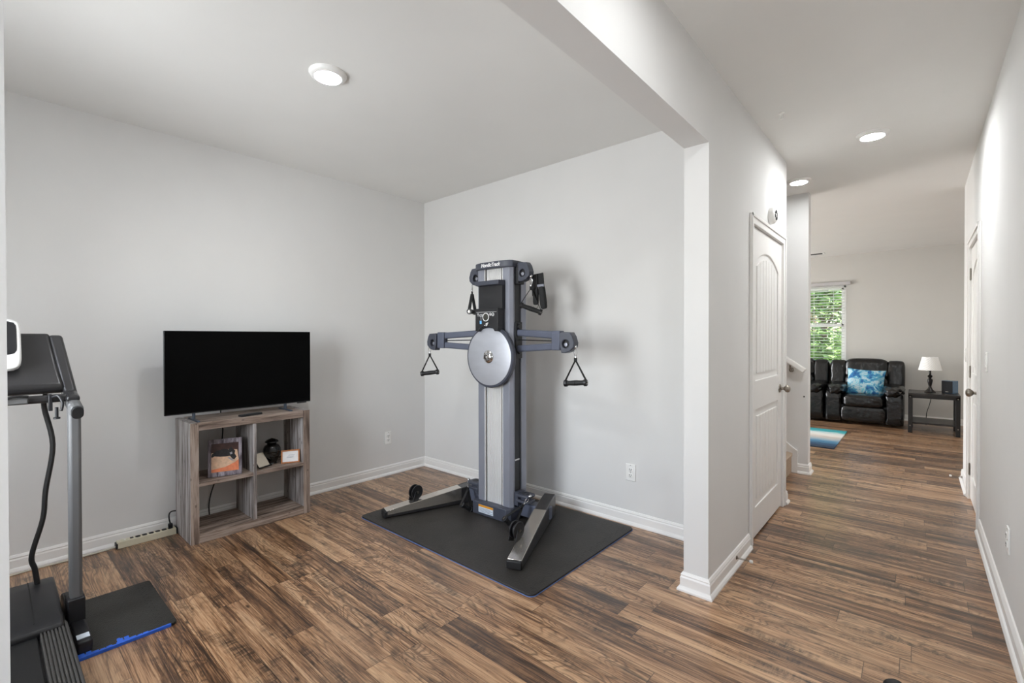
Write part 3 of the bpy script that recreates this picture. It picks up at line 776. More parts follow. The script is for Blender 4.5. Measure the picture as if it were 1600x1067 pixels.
for s in (-1, 1):
    # upper pulleys
    MB().box(min(s*.150, s*.195), max(s*.150, s*.195), .045, .115, 1.665, 1.80).build('pulley_bracket', 'black', T, bevel=.004)
    pulley_head(T, s, s*.225, .075, 1.738)
    # cross arm: two converging tubes, collar, pulley
    cb = MB().box(min(s*.150, s*.178), max(s*.150, s*.178), .040, .112, 1.14, 1.40).cyl((s*.168, .075, 1.365), (s*.190, .075, 1.365), .022, seg=16).cyl((s*.165, .075, 1.19), (s*.19, .075, 1.19), .02, seg=16)
    cb.build('arm_carriage', 'black', T, bevel=.004)
    ax, ay = s*.515, .012
    arm = MB().bar((s*.165, .074, 1.323), (ax+s*.04, ay, 1.302), .038, .046, .038, .050).bar((s*.165, .074, 1.208), (ax+s*.04, ay, 1.232), .038, .046, .038, .046)
    arm = arm.build('cross_arm', 'arm_blue', T, bevel=.010, seg=3)
    MB().bar((ax-s*.002, ay+.0005, 1.268), (ax+s*.068, ay-.006, 1.268), .05, .126).build('end_collar', 'arm_blue', arm, bevel=.006, seg=2)
    pulley_head(arm, s, ax+s*.114, ay-.012, 1.247)
    MB().tube([(s*.165, .07, 1.272), (ax+s*.05, ay+.002, 1.264)], .0035, 8, smooth=False).build('cable', 'black', arm)
    # lower pulley lying flat beside the base
    q = MB().puff((s*.235, .07, .185), (.12, .10, .022), e=5, n=8).puff((s*.235, .07, .148), (.12, .10, .022), e=5, n=8).cyl((s*.24, .07, .15), (s*.24, .07, .185), .036, seg=24).box(min(s*.15, s*.2), max(s*.15, s*.2), .03, .11, .11, .20)
    q.build('lower_pulley', 'navy', T, bevel=0)
    MB().lathe([(.028, .195), (.026, .199), (.013, .199), (.012, .193)], (s*.24, .068, 0), 'z', 24).build('pulley_eye', 'black', T)
    # stabiliser legs
    tip, end = Vector((s*.60, -.505, 0)), Vector((s*.285, .30, 0)); d = (end-tip); ln = d.length; d.normalize(); sd = Vector((-d.y, d.x, 0))
    def leg_profile(mb, stations, wl, wr, mi=0):
        """stations: (distance, z bottom, z top); wl/wr offsets across"""
        vs = []
        for t_, zb, zt in stations:
            c = tip+d*t_
            vs += [c+sd*wl+Vector((0, 0, zb)), c+sd*wr+Vector((0, 0, zb)), c+sd*wr+Vector((0, 0, zt)), c+sd*wl+Vector((0, 0, zt))]
        n_ = len(stations); fs = [(3, 2, 1, 0), tuple(range(4*n_-4, 4*n_))]
        for i in range(n_-1): fs += [(4*i+k, 4*i+(k+1) % 4, 4*i+4+(k+1) % 4, 4*i+4+k) for k in range(4)]
        mb._add(vs, fs, mi); return mb
    lg = leg_profile(MB(), [(.0, .006, .050), (.60, .006, .128), (.70, .006, .142), (ln, .006, .146)], -.043, .043).build('stabilizer_leg', 'gloss_black', T, bevel=.006)
    inner = .043 if s > 0 else -.043
    leg_profile(MB(), [(.004, .050, .0535), (.58, .1255, .130)], -.041, .041).build('top_plate', 'leg_metal', lg, bevel=.002)
    a, b = sorted((inner, inner*1.04))
    leg_profile(MB(), [(.012, .026, .050), (.58, .036, .128)], a, b).build('side_plate', 'leg_metal', lg)
    leg_profile(MB(), [(-.012, .004, .048), (.004, .004, .052)], -.044, .044).build('end_cap', 'rubber', lg, bevel=.005)
    for t_ in (.03, ln-.05):
        q = MB().cyl(tip+d*t_+Vector((0, 0, 0)), tip+d*t_+Vector((0, 0, .008)), .022, seg=18); q.build('foot_pad', 'rubber', lg)
    wc = tip+d*(.215 if s > 0 else .235)+sd*(inner*(1.25 if s > 0 else -.3))+Vector((0, 0, .130 if s > 0 else .140))
    q = MB(); xa = Vector((1, 0, 0)); dn = Vector((0, -.35, -.94))
    for o_ in (-.021, .011): q.cyl(wc+xa*o_, wc+xa*(o_+.010), .051, seg=30)
    q.cyl(wc-xa*.02, wc+xa*.02, .032, seg=24)
    for o_ in (-.025, .025): q.bar(wc+xa*o_, wc+dn*.07+xa*o_, .006, .05, up=(0, 1, 0))
    q.build('foot_pulley', 'black', lg, bevel=.002)
    MB().cyl(wc-xa*.029, wc+xa*.029, .008, seg=12).build('axle', 'nickel', lg)

# handles hanging from the machine ---------------------------------
TM = Matrix.Translation((-2.30, 2.42, GYM_Z)) @ Matrix.Rotation(D(2), 4, 'Z')
def make_handle(loc, rot, label, roll=0, spread=.077):
    r = thing('pull_stirrup', label, 'handle', loc, rot, 'black stirrup handles on the cable machine')
    MB().lathe([(0, .012), (.009, .009), (.012, 0), (.009, -.009), (0, -.012)], seg=16).build('ball_stop', 'chrome', r, angle=60)
    q = MB().tube([(0, 0, -.012), (.008, 0, -.02), (.010, 0, -.036), (.006, 0, -.052), (0, 0, -.058), (-.006, 0, -.052), (-.010, 0, -.036), (-.008, 0, -.02)], .0025, 8, closed=True)
    q.lathe([(.005, -.056), (.006, -.062), (.005, -.070)], seg=10); q.build('carabiner', 'chrome', r)
    zr = math.tan(roll)*spread; zg = -.225
    q = MB().bar((0, 0, -.066), (0, 0, -.094), .020, .006, up=(0, 1, 0))
    for s in (-1, 1):
        q.bar((s*.004, 0, -.088), (s*spread, 0, zg+s*zr), .0035, .022, .0035, .027, up=(0, 1, 0))
    q.build('strap', 'strap', r, bevel=.001)
    a, b = Vector((-spread+.008, 0, zg-zr*.9)), Vector((spread-.008, 0, zg+zr*.9))
    g = MB().cyl(a, b, .0155, seg=18); m_ = (a+b)/2; g.cyl(m_-(b-a)*.42, m_, .0145, .0175, seg=18).cyl(m_, m_+(b-a)*.42, .0175, .0145, seg=18)
    g = g.build('grip', 'rubber', r, bevel=.002)
    dv = (b-a).normalized()
    for p, sg in ((a, -1), (b, 1)):
        q = MB().cyl(p-dv*.006, p+dv*.014*1, .0215, seg=20) if sg < 0 else MB().cyl(p-dv*.014, p+dv*.006, .0215, seg=20)
        q.build('end_cap', 'black', g, bevel=.003)
        MB().cyl(p+dv*sg*.005, p+dv*sg*.0085, .009, seg=14).build('end_hole', 'nickel', g)
    return r
def at(x, y, z): return tuple(TM @ Vector((x, y, z)))
make_handle(at(.688, -.002, 1.228), (0, 0, D(12)), 'black stirrup handle hanging from the cross arm end over the outlet wall', D(4))
make_handle(at(-.688, -.002, 1.228), (0, 0, D(30)), 'black stirrup handle hanging from the cross arm end nearer the television', D(7))
make_handle(at(.283, .075, 1.712), (0, 0, D(38)), 'black tilted stirrup handle at machine top beside hanging ankle straps', D(-20))
make_handle(at(-.283, .075, 1.712), (0, 0, D(112)), 'black stirrup handle turned end-on at machine top on television side', 0, .06)
def lying(hang, mid, along, label):
    h0, m0 = TM @ Vector(hang), TM @ Vector(mid)
    z = (h0-m0).normalized(); x = Vector(along); x = (x-z*x.dot(z)).normalized(); y = z.cross(x)
    h = make_handle(tuple(h0), (0, 0, 0), label, 0, .06)
    h.rotation_euler = Matrix((x, y, z)).transposed().to_euler()
lying((-.300, .050, .195), (-.195, -.080, .038), (-.25, .97, 0), 'black stirrup handle lying on mat beside the base on television side')
lying((.290, .050, .192), (.232, -.105, .040), (.3, .95, 0), 'black stirrup handle tucked between machine base and the bare metal leg')

r = thing('ankle_strap', 'two black padded ankle straps with grey buckle hanging at machine top', 'ankle strap', at(.318, .118, 1.70))
def band(mb, pts, w, t=.006):
    for p, q_ in zip(pts[:-1], pts[1:]): mb.bar(p, q_, w, t, up=(0, 1, 0))
q = MB(); band(q, [(-.035, 0, .03), (-.03, .0, -.12)], .05, .012); band(q, [(.0, .01, .035), (.008, .012, -.06)], .06, .012)
q.build('webbing', 'strap', r, bevel=.003)
q = MB(); q.puff((.038, -.004, -.135), (.046, .03, .16), e=6, n=8, R=Matrix.Rotation(D(-8), 3, 'Y')); q.puff((-.016, -.012, -.13), (.042, .02, .11), e=6, n=8); q.build('cuff', 'strap', r)
MB().box(-.002, .052, -.016, -.008, -.062, -.045).build('buckle', 'steel_blue', r, bevel=.002)
MB().tube([(-.016+.02*math.cos(a), -.012, -.19+.018*math.sin(a)) for a in [i*PI/6 for i in range(12)]], .002, 8, closed=True).build('ring', 'nickel', r)

# mat under machine -------------------------------------------------
r = thing('exercise_mat', 'large black ribbed foam mat with blue underside beneath the cable machine', 'mat', (-2.24, 2.345, 0))
hx, hy = .797, .553
def rr(hx, hy, rad, n=5):
    pts = []
    for cx, cy, a0 in ((hx-rad, hy-rad, 0), (-hx+rad, hy-rad, 90), (-hx+rad, -hy+rad, 180), (hx-rad, -hy+rad, 270)):
        pts += [(cx+rad*math.cos(D(a0+90*i/n)), cy+rad*math.sin(D(a0+90*i/n))) for i in range(n+1)]
    return pts
MB().prism(rr(hx, hy, .035), .0025, .0125).build('ribbed_top', 'mat_foam', r, bevel=.002)
MB().prism(rr(hx+.003, hy+.003, .037), 0, .0025).build('blue_underlayer', 'mat_blue', r, bevel=.001)
q = MB(); i = 0
x = -hx+.05
while x < hx-.05:
    yy = -hy+.045+(.014 if i % 2 else 0); q.box(x, x+.026, yy, yy+.0025, .0122, .0128); x += .04; i += 1
y = -hy+.05
while y < hy-.05:
    xx = hx-.045-(.014 if i % 2 else 0); q.box(xx-.0025, xx, y, y+.026, .0122, .0128); y += .04; i += 1
q.build('puzzle_seam', 'rubber', r, smooth=False)

# foam tile by the treadmill ---------------------------------------
r = thing('foam_tile', 'small black foam floor tile with blue puzzle edge beside treadmill post', 'mat', (-2.805, .275, 0))
MB().prism(rr(.272, .30, .02), 0, .013).build('tile_body', 'tile_foam', r, bevel=.002)
q = MB(); q.box(.2685, .2775, -.295, .275, .0008, .0138)
y = -.275
while y < .17:
    q.box(.236, .262, y, y+.020, .0120, .0140); q.box(.236, .262, y+.024, y+.040, .0120, .0140); q.box(.228, .238, y+.002, y+.012, .0120, .0138)
    q.box(.258, .2690, y-.004, y+.062, .0120, .0138); q.box(.262, .2690, y+.066, y+.082, .0120, .0138); q.box(.260, .2690, y+.086, y+.104, .0120, .0138)
    y += .122
q.build('blue_puzzle_edge', 'blue_foam', r, bevel=.001, smooth=False)
q = MB(); x = -.24; i = 0
while x < .24:
    q.box(x, x+.012, .255-(.016 if i % 2 else 0), .258-(.016 if i % 2 else 0), .0128, .0133); x += .021; i += 1
q.build('perforation', 'rubber', r, smooth=False)

# ------------------------------------------------------------------ television, shelf and what stands on it
CX0, CX1, CY0, CY1, CZ = -3.758, -3.415, .848, 1.602, .765
r = thing('cube_shelf', 'weathered grey wood shelf with four open cubes below the television', 'shelf', (CX0, CY0, 0))
dx, dy = CX1-CX0, CY1-CY0
for s, a in (('l', 0), ('r', dy-.046)):
    sp = MB().box(0, dx-.004, a, a+.046, 0, CZ-.001).build('side_panel', 'barn_z', r, bevel=.0015)
    MB().box(dx-.004, dx, a, a+.046, 0, CZ-.001).build('front_edge', 'barn_front_z', sp)
MB().box(0, dx-.001, .046, dy-.046, CZ-.05, CZ).build('top_panel', 'barn_y', r, bevel=.0015)
MB().box(0, dx-.001, .046, dy-.046, .0, .056).build('bottom_panel', 'barn_y', r, bevel=.0015)
MB().box(.006, dx-.006, dy/2-.011, dy/2+.011, .056, CZ-.05).build('divider', 'barn_z', r, bevel=.001)
for a, b in ((.046, dy/2-.011), (dy/2+.011, dy-.046)):
    MB().box(.006, dx-.004, a, b, .357, .379).build('middle_shelf', 'barn_y', r, bevel=.001)

r = thing('television', 'flat black television standing on the grey cube shelf', 'television', (-3.545, 1.205, CZ), (0, 0, 0))
MB().box(-.012, .010, -.462, .462, .047, .582).build('tv_case', 'tv_bezel', r, bevel=.003)
MB().box(.0098, .0108, -.4595, .4595, .054, .5795).build('screen', 'tv_screen', r, smooth=False)
MB().box(-.035, -.010, -.25, .25, .08, .40).build('rear_housing', 'black', r, bevel=.008)
MB().box(.002, .011, .36, .43, .040, .0475).build('sensor_bump', 'tv_bezel', r, bevel=.002)
for y in (-.305, .275):
    q = MB().prism([(-.008, .05), (.008, .05), (.010, .012), (.105, .010), (.110, 0), (-.105, 0), (-.10, .010), (-.010, .012)], y-.008, y+.008, 'y')
    q.build('foot', 'tv_foot', r, bevel=.002)
q = MB(); q.tube([(-.028, -.085, .14), (-.10, -.085, .06), (-.2255, -.082, .02), (-.2265, -.07, -.10), (-.2265, -.075, -.2), (-.2265, -.10, -.36), (-.2255, -.11, -.45), (-.2245, -.145, -.56), (-.222, -.16, -.64), (-.222, -.158, -.72)], .0038, 8)
q.build('power_cord', 'cord', r)
r = thing('remote_control', 'small black remote control lying on shelf top before the television', 'remote', (-3.470, 1.215, CZ), (0, 0, D(12)))
MB().box(-.02, .02, -.075, .075, 0, .014).build('remote_body', 'black', r, bevel=.004)
q = MB()
for i in range(5):
    for j in range(2): q.cyl((-.008+j*.016, -.055+i*.02, .0138), (-.008+j*.016, -.055+i*.02, .0152), .004, seg=10)
q.build('button', 'tv_foot', r)

SH = .379
# photo block with dog
yaw = math.atan2(.184, .059)-PI/2
r = thing('picture_frame', 'grey wood picture frame holding photo of black dog on shelf', 'picture frame', (-3.482, 1.061, SH+.001), (0, 0, yaw))
lean = Matrix.Rotation(D(-11), 3, 'Y')
w2, hh = .097, .245
q = MB()
q.box(-.008, .008, -w2, w2, 0, hh, R=lean); fr = q.build('frame', 'frame_wood', r, bevel=.002)
q = MB(); X = .0088
def pz(poly, xx, mi): q._add([lean @ Vector((xx, u, v)) for u, v in poly], [tuple(range(len(poly)))], mi)
pz([(-.078, .030), (.078, .030), (.078, .215), (-.078, .215)], X, 0)
pz([(-.078, .045), (.06, .055), (.078, .10), (.07, .165), (.02, .172), (-.04, .16), (-.078, .155)], X+.0004, 1)
pz([(-.078, .030), (.078, .030), (.078, .10), (.055, .082), (.0, .058), (-.078, .048)], X+.0006, 2)
pz([(-.074, .150), (-.05, .168), (-.005, .178), (.02, .170), (.035, .188), (.045, .172), (.058, .160), (.055, .140), (.066, .118), (.052, .100), (.040, .108), (.028, .128), (.004, .126), (-.03, .128), (-.06, .134), (-.076, .126), (-.078, .138)], X+.0008, 3)
pz([(.026, .150), (.040, .154), (.042, .140), (.030, .136)], X+.0010, 4)
pz([(.020, .122), (.044, .104), (.050, .094), (.040, .094), (.016, .114)], X+.0010, 4)
q.build('photo', ['photo_dark', 'photo_cream', 'photo_orange', 'photo_black', 'photo_grey'], r, smooth=False)
MB().bar((-.05, 0, .16), (-.095, 0, .0), .03, .004).build('easel', 'black', r)
# urn
r = thing('urn', 'black lidded memorial urn with pewter bands on the shelf', 'urn', (-3.575, 1.395, SH))
MB().lathe([(.032, 0), (.034, .004), (.030, .010), (.040, .030), (.054, .062), (.060, .092), (.058, .112), (.048, .130), (.034, .140), (.030, .146)], seg=40).build('body', 'urn', r, angle=60)
MB().lathe([(.030, .146), (.034, .152), (.046, .158), (.045, .164), (.036, .172), (.02, .180), (.008, .184), (0, .186)], seg=40).build('lid', 'urn', r, angle=60)
q = MB()
for z, ra in ((.062, .0545), (.072, .0570), (.082, .0590), (.096, .0604)): q.tube([(ra*math.cos(2*PI*i/40), ra*math.sin(2*PI*i/40), z) for i in range(40)], .0009, 6, smooth=False, closed=True)
q.build('pewter_band', 'urn_band', r)
# card on black stand
r = thing('memorial_card', 'small cream card on black stand leaning before the urn', 'card', (-3.503, 1.321, SH+.001), (0, 0, D(24)))
lean = Matrix.Rotation(D(-36), 3, 'Y')
MB().box(-.006, .0, -.050, .050, .0, .115, R=lean).build('stand', 'black', r, bevel=.001)
MB().box(.0, .0012, -.047, .044, .008, .112, R=lean).build('card_face', 'paper', r, smooth=False)
MB().box(-.004, .010, -.050, .050, .0, .006).build('stand_lip', 'black', r)
MB().bar((-.045, 0, .06), (-.07, 0, 0), .03, .004).build('easel', 'black', r)
# framed note
r = thing('note_frame', 'small orange wood frame holding white note at shelf end', 'picture frame', (-3.475, 1.486, SH+.001), (0, 0, D(-24)))
lean = Matrix.Rotation(D(-14), 3, 'Y')
q = MB()
for a, b, c, d in ((-.062, .062, 0, .010), (-.062, .062, .085, .095), (-.062, -.052, .01, .085), (.052, .062, .01, .085)): q.box(-.006, .006, a, b, c, d, R=lean)
q.build('frame', 'copper_wood', r, bevel=.0015)
nf = MB().box(-.005, .002, -.053, .053, .009, .086, R=lean).build('note', 'paper_white', r, smooth=False)
q = MB()
for i in range(3): q.box(.002, .0026, -.025+.006*i, .02+.004*i, .04+i*.008, .042+i*.008, R=lean)
q.build('handwriting', 'ink', nf, smooth=False)
MB().box(-.06, -.006, .050, .054, 0, .07, R=Matrix.Rotation(D(-8), 3, 'Y')).build('easel', 'black', r)

# power strip -------------------------------------------------------
r = thing('power_strip', 'ivory power strip lying against the baseboard beside the cube shelf', 'power strip', (-3.724, .535, 0))
MB().box(-.026, .024, 0, .305, 0, .042).build('strip_body', 'ivory', r, bevel=.003)
MB().box(-.027, .025, -.006, .004, .003, .034).build('end_plate', 'black', r, bevel=.002)
MB().box(-.027, .025, .301, .308, .002, .044).build('end_plate', 'black', r, bevel=.002)
for i in range(6): MB().puff((-.002, .105+i*.034, .0425), (.034, .026, .004), e=3, n=6).build('socket', 'dark_hole', r)
MB().box(-.010, .006, .066, .082, .041, .046).build('rocker_switch', 'dark_hole', r, bevel=.001)
MB().cyl((-.002, .04, .041), (-.002, .04, .044), .006, seg=14).build('reset_button', 'plastic_white', r)
q = MB().tube([(.002, -.004, .014), (-.004, -.05, .006), (-.002, -.2, .005), (-.006, -.36, .005), (.002, -.52, .005), (-.004, -.9, .005)], .0045, 8); q.build('cord', 'cord_grey', r)
r = thing('plug', 'black plug with looped cord in the power strip end socket', 'plug', (-3.726, .810, .0455))
MB().puff((0, 0, .014), (.026, .024, .028), e=5, n=6).build('plug_body', 'black', r)
MB().tube([(0, 0, .024), (-.002, -.006, .06), (-.014, -.002, .088), (-.028, .018, .096), (-.036, .06, .085), (-.040, .12, .06)], .0042, 8).build('cord', 'cord', r)

# ------------------------------------------------------------------ treadmill
r = thing('treadmill', 'black and grey treadmill with upright post and slanted console', 'treadmill', (-2.80, 0, 0), (0, 0, 0))
def post(s):
    y = s*.262
    MB().bar((0.0, y, .10), (0.0, y, 1.02), .042, .062, up=(1, 0, 0)).build('upright_post', 'grey_post', r, bevel=.012, seg=3)
    MB().box(-.045, .045, y-.031, y+.028, .05, .165).build('post_collar', 'black', r, bevel=.006)
    MB().bar((-.30, y, .045), (.24, y+.004*s, .032), .05, .06).build('floor_rail', 'black', r, bevel=.008)
    a = MB().bar((.07, y+.004*s, .982), (-.20, y, 1.035), .045, .052); h = a.build('handle_tube', 'grey_post', r, bevel=.015, seg=3)
    cp = flat_shape('end_cap', [rr(.020, .027, .019)], .02, .003, 'rubber', h, Matrix.Translation((.076, y+.004*s, .981)) @ Matrix.Rotation(D(12), 4, 'Y') @ Matrix(((0, 0, 1, 0), (1, 0, 0, 0), (0, 1, 0, 0), (0, 0, 0, 1))))
    # side arm sloping down from the console
    ca = MB().prism([(-.285, 1.315), (-.245, 1.315), (-.10, 1.06), (-.02, 1.045), (-.02, 1.018), (-.16, 1.01), (-.25, 1.05)], y-.022, y+.024, 'y'); [setattr(v_.co, 'y', v_.co.y-s*max(0, v_.co.z-1.04)*.14) for v_ in ca.bm.verts]; ca.build('console_arm', 'gloss_black', r, bevel=.012, seg=3)
post(1); post(-1)
# console shell
pr = [(-.285, 1.318), (-.255, 1.326), (-.185, 1.20), (-.165, 1.165), (-.105, 1.09), (-.115, 1.055), (-.20, 1.045), (-.27, 1.10), (-.31, 1.25)]
co = MB().prism(pr, -.245, .245, 'y'); [setattr(v_.co, 'y', v_.co.y*(1-max(0, v_.co.z-1.05)*.6)) for v_ in co.bm.verts]
co = co.build('console', 'gloss_black', r, bevel=.014, seg=3)
nrm = Vector((.874, 0, .486)); tg = Vector((.486, 0, -.874)); c0 = Vector((-.215, .160, 1.210))
Rm = Matrix((tg, (0, 1, 0), nrm)).transposed()
q = MB().puff((c0.x, c0.y, c0.z), (.120, .115, .014), e=6, n=8, R=Rm); q.build('tray_recess', 'black', co)
c1 = Vector((-.205, 0, 1.262))+nrm*.022
q = MB().puff(c1, (.25, .222, .035), e=7, n=10, R=Rm); dp = q.build('display_surround', 'plastic_white', co)
q = MB().puff(c1+nrm*.012-tg*.025, (.170, .196, .016), e=8, n=8, R=Rm); q.build('display_screen', 'black', dp)
MB().bar((-.07, -.25, 1.035), (-.07, .25, 1.035), .034, .034, up=(1, 0, 0)).build('cross_bar', 'gloss_black', r, bevel=.012, seg=3)
MB().box(-.058, -.040, .04, .125, 1.022, 1.048).build('pulse_grip', 'grey_post', r, bevel=.005)
MB().tube([(-.05, -.05, 1.02), (-.035, .02, 1.035), (-.035, .08, 1.056), (-.04, .125, 1.052)], .006, 8).build('coiled_lead', 'cord', r)
q = MB().box(-.075, -.030, .185, .198, .985, 1.055).tube([(-.03, .198, 1.045), (-.01, .214, 1.05), (.0, .226, 1.02), (-.002, .222, .985)], .006, 8).cyl((-.03, .21, .955), (-.03, .21, 1.0), .006, seg=10).cyl((-.03, .21, .948), (-.03, .21, .956), .012, seg=14)
q.build('clamp', 'black', r, bevel=.002)
MB().tube([(-.20, .186, 1.04), (-.25, .185, .978), (-.25, .212, .801), (-.25, .187, .594), (-.25, .177, .465), (-.25, .140, .306), (-.25, .150, .237), (-.25, .159, .15)], .010, 8).build('console_cable', 'cord', r)
# motor hood, deck, foot rails
hp = [(-.40, .05), (-.38, .13), (-.30, .166), (-.20, .172), (-.02, .162), (.11, .142), (.145, .118), (.145, .05)]
hd = MB().prism(hp, -.215, .215, 'y').build('motor_hood', 'black', r, bevel=.012, seg=3)
q = MB()
for a, b in zip([(-.30, .1665), (-.20, .1725), (-.02, .1625)], [(-.20, .1725), (-.02, .1625), (.11, .1425)]):
    q.bar((a[0], .128, a[1]), (b[0], .128, b[1]), .004, .003)
q.build('hood_seam', 'rubber', hd)
MB().box(.14, 1.30, -.135, .135, .085, .10).build('running_belt', 'rubber', r, bevel=.004)
MB().box(.0, 1.34, -.20, .20, .03, .085).build('deck', 'black', r, bevel=.006)
for s in (-1, 1):
    pts = []; n = 8; y0 = .142; w_ = .085
    for i in range(n): pts += [(y0+w_*i/n, .112), (y0+w_*(i+.55)/n, .112), (y0+w_*(i+.6)/n, .105), (y0+w_*(i+.95)/n, .105)]
    pts = [(s*a, b) for a, b in pts]+[(s*(y0+w_), .04), (s*y0, .04)]
    MB().prism(pts, .10, 1.32, 'x').build('foot_rail', 'rail_grey', r, smooth=False)
MB().box(.175, .215, .245, .285, .0630, .0652).build('warning_sticker', 'label_white', r)

# ------------------------------------------------------------------ living room
def recliner(x0, x1, label, name='recliner'):
    y0 = 8.50; w_ = x1-x0
    r = thing(name, label, 'recliner', (x0, y0, 0))
    aw = .20
    MB().box(.02, w_-.02, .06, .84, .05, .30).build('frame', 'leather', r, bevel=.02)
    for a in (0, w_-aw):
        arm = MB().puff((a+aw/2, .40, .26), (aw, .82, .46), e=14, n=8).build('armrest', 'leather', r)
        MB().puff((a+aw/2+(.022 if a == 0 else -.022), .38, .505), (aw+.055, .88, .19), e=2.8, n=16, wob=.05, seed=2).build('arm_pad', 'leather', arm)
    sw = w_-2*aw
    MB().puff((w_/2, .30, .355), (sw+.02, .68, .20), e=5, n=12, wob=.012, seed=3).build('seat_cushion', 'leather', r)
    MB().puff((w_/2, .05, .165), (sw+.01, .14, .23), e=6, n=10, wob=.012, seed=4).build('footrest', 'leather', r)
    bk = MB().puff((w_/2, .66, .79), (sw+.03, .26, .34), e=4.5, n=14, R=Matrix.Rotation(D(-8), 3, 'X'), wob=.02, seed=5).build('head_cushion', 'leather', r)
    MB().puff((w_/2, .60, .56), (sw+.02, .26, .30), e=4.5, n=12, R=Matrix.Rotation(D(-8), 3, 'X'), wob=.02, seed=6).build('back_cushion', 'leather', r)
    for a in (.105, w_-.105):
        MB().puff((a, .70, .70), (.215, .30, .46), e=6, n=12, R=Matrix.Rotation(D(-6), 3, 'X'), wob=.02, seed=7).build('back_wing', 'leather', r)
    return r
recliner(-1.072, -.150, 'black leather recliner holding the blue cushion beside the end table')
recliner(-2.03, -1.096, 'black leather recliner partly hidden by stair wall, without a cushion')
cu = MB(); nn = 22; V = []; F = []
for sd_ in (1, -1):
    for i in range(nn+1):
        for j in range(nn+1):
            u, v = 2*i/nn-1, 2*j/nn-1
            k = 1-.07*(1-u*u)*(v*v)-.0; k2 = 1-.07*(1-v*v)*(u*u)
            th_ = .085*((1-u**4)*(1-v**4))**.55
            V.append((.235*u*k2*1.0, sd_*th_-.0, .215*v*k))
m_ = (nn+1)**2
for b_ in (0, m_):
    for i in range(nn):
        for j in range(nn): F.append((b_+i*(nn+1)+j, b_+(i+1)*(nn+1)+j, b_+(i+1)*(nn+1)+j+1, b_+i*(nn+1)+j+1))
cu._add(V, F); bmesh.ops.remove_doubles(cu.bm, verts=cu.bm.verts, dist=.0004)
cu = cu.build('throw_cushion', 'cushion'); cu.location = (-.605, 8.85, .60); cu.rotation_euler = (D(-16), D(3), 0)
tag(cu, 'square blue and white watercolour cushion on the black recliner', 'cushion')

r = thing('end_table', 'dark wood and metal end table holding the lamp by the far wall', 'table', (.155, 8.58, 0))
tw, td = .258, .28
MB().box(-tw, tw, -td, td, .515, .54).build('tabletop', 'dark_wood', r, bevel=.003)
q = MB()
for a, b, c, d in ((-tw, tw, -td, -td+.02), (-tw, tw, td-.02, td), (-tw, -tw+.02, -td, td), (tw-.02, tw, -td, td)): q.box(a, b, c, d, .475, .518)
q.build('apron', 'fan', r, bevel=.002)
for a in (-1, 1):
    for b in (-1, 1):
        lg = MB().box(min(a*tw, a*(tw-.045)), max(a*tw, a*(tw-.045)), min(b*td, b*(td-.045)), max(b*td, b*(td-.045)), .0, .516).build('leg', 'fan', r, bevel=.002)
        q = MB()
        for z in (.10, .49): q.cyl((a*(tw-.022), b*(td+.001), z), (a*(tw-.022), b*(td+.005), z), .007, seg=12)
        q.build('rivet', 'nickel', lg)
MB().box(-tw+.01, tw-.01, -td+.012, td-.012, .125, .15).build('lower_shelf', 'dark_wood', r, bevel=.002)

r = thing('table_lamp', 'table lamp with dark turned base and white shade on end table', 'lamp', (.122, 8.56, .54))
MB().prism(rr(.060, .060, .012), 0, .012).build('plinth', 'lamp_base', r, bevel=.003)
MB().lathe([(.056, .012), (.05, .02), (.028, .045), (.017, .07), (.014, .085), (.018, .098), (.025, .135), (.030, .165), (.028, .178), (.016, .188), (.014, .196), (.026, .218), (.028, .226), (.014, .240), (.012, .262), (.012, .31)], seg=28).build('lamp_base', 'lamp_base', r, angle=40)
MB().lathe([(.124, .305), (.083, .485), (.081, .485), (.122, .305)], seg=40).build('lamp_shade', 'shade', r, angle=40)
MB().cyl((0, 0, .31), (0, 0, .36), .02, seg=16).puff((0, 0, .39), (.055, .055, .07), e=2.4, n=8).build('bulb', 'plastic_white', r)
MB().tube([(.02, .05, .006), (.03, .16, .004), (.03, .285, -.002), (.025, .30, -.06), (.0, .30, -.2), (-.03, .29, -.33), (-.035, .30, -.50)], .004, 8).build('lamp_cord', 'cord', r)
r = thing('speaker', 'small black cube speaker with blue reflection coloured into its side on end table', 'speaker', (.322, 8.60, .54), (0, 0, D(-28)))
MB().box(-.062, .062, -.062, .062, .0, .17).build('cabinet', 'speaker_side', r, bevel=.004)
MB().box(-.060, .060, -.066, -.060, .004, .166).build('grille', 'grille', r, bevel=.002)
MB().box(-.016, .016, -.0675, -.0655, .020, .026).build('badge', 'nickel', r)

rug = MB().box(0, 2.2, 0, 1.32, 0, .009).build('area_rug', 'rug'); rug.location = (-2.93, 6.48, 0)
tag(rug, 'teal, white and navy striped rug on the living room floor', 'rug')
ft = MB().puff((0, 0, .032), (.07, .06, .064), e=2.6, n=10).puff((.085, .0, .020), (.12, .05, .040), e=5, n=8)
ft = ft.build('black_object', 'rubber'); ft.location = (-.058, 2.150, 0); ft.rotation_euler = (0, 0, D(40))  # unidentified dark shape on the floor, built as two black lumps
tag(ft, 'small unidentified black object on hall floor, cut off by bottom edge of photo', 'foot')

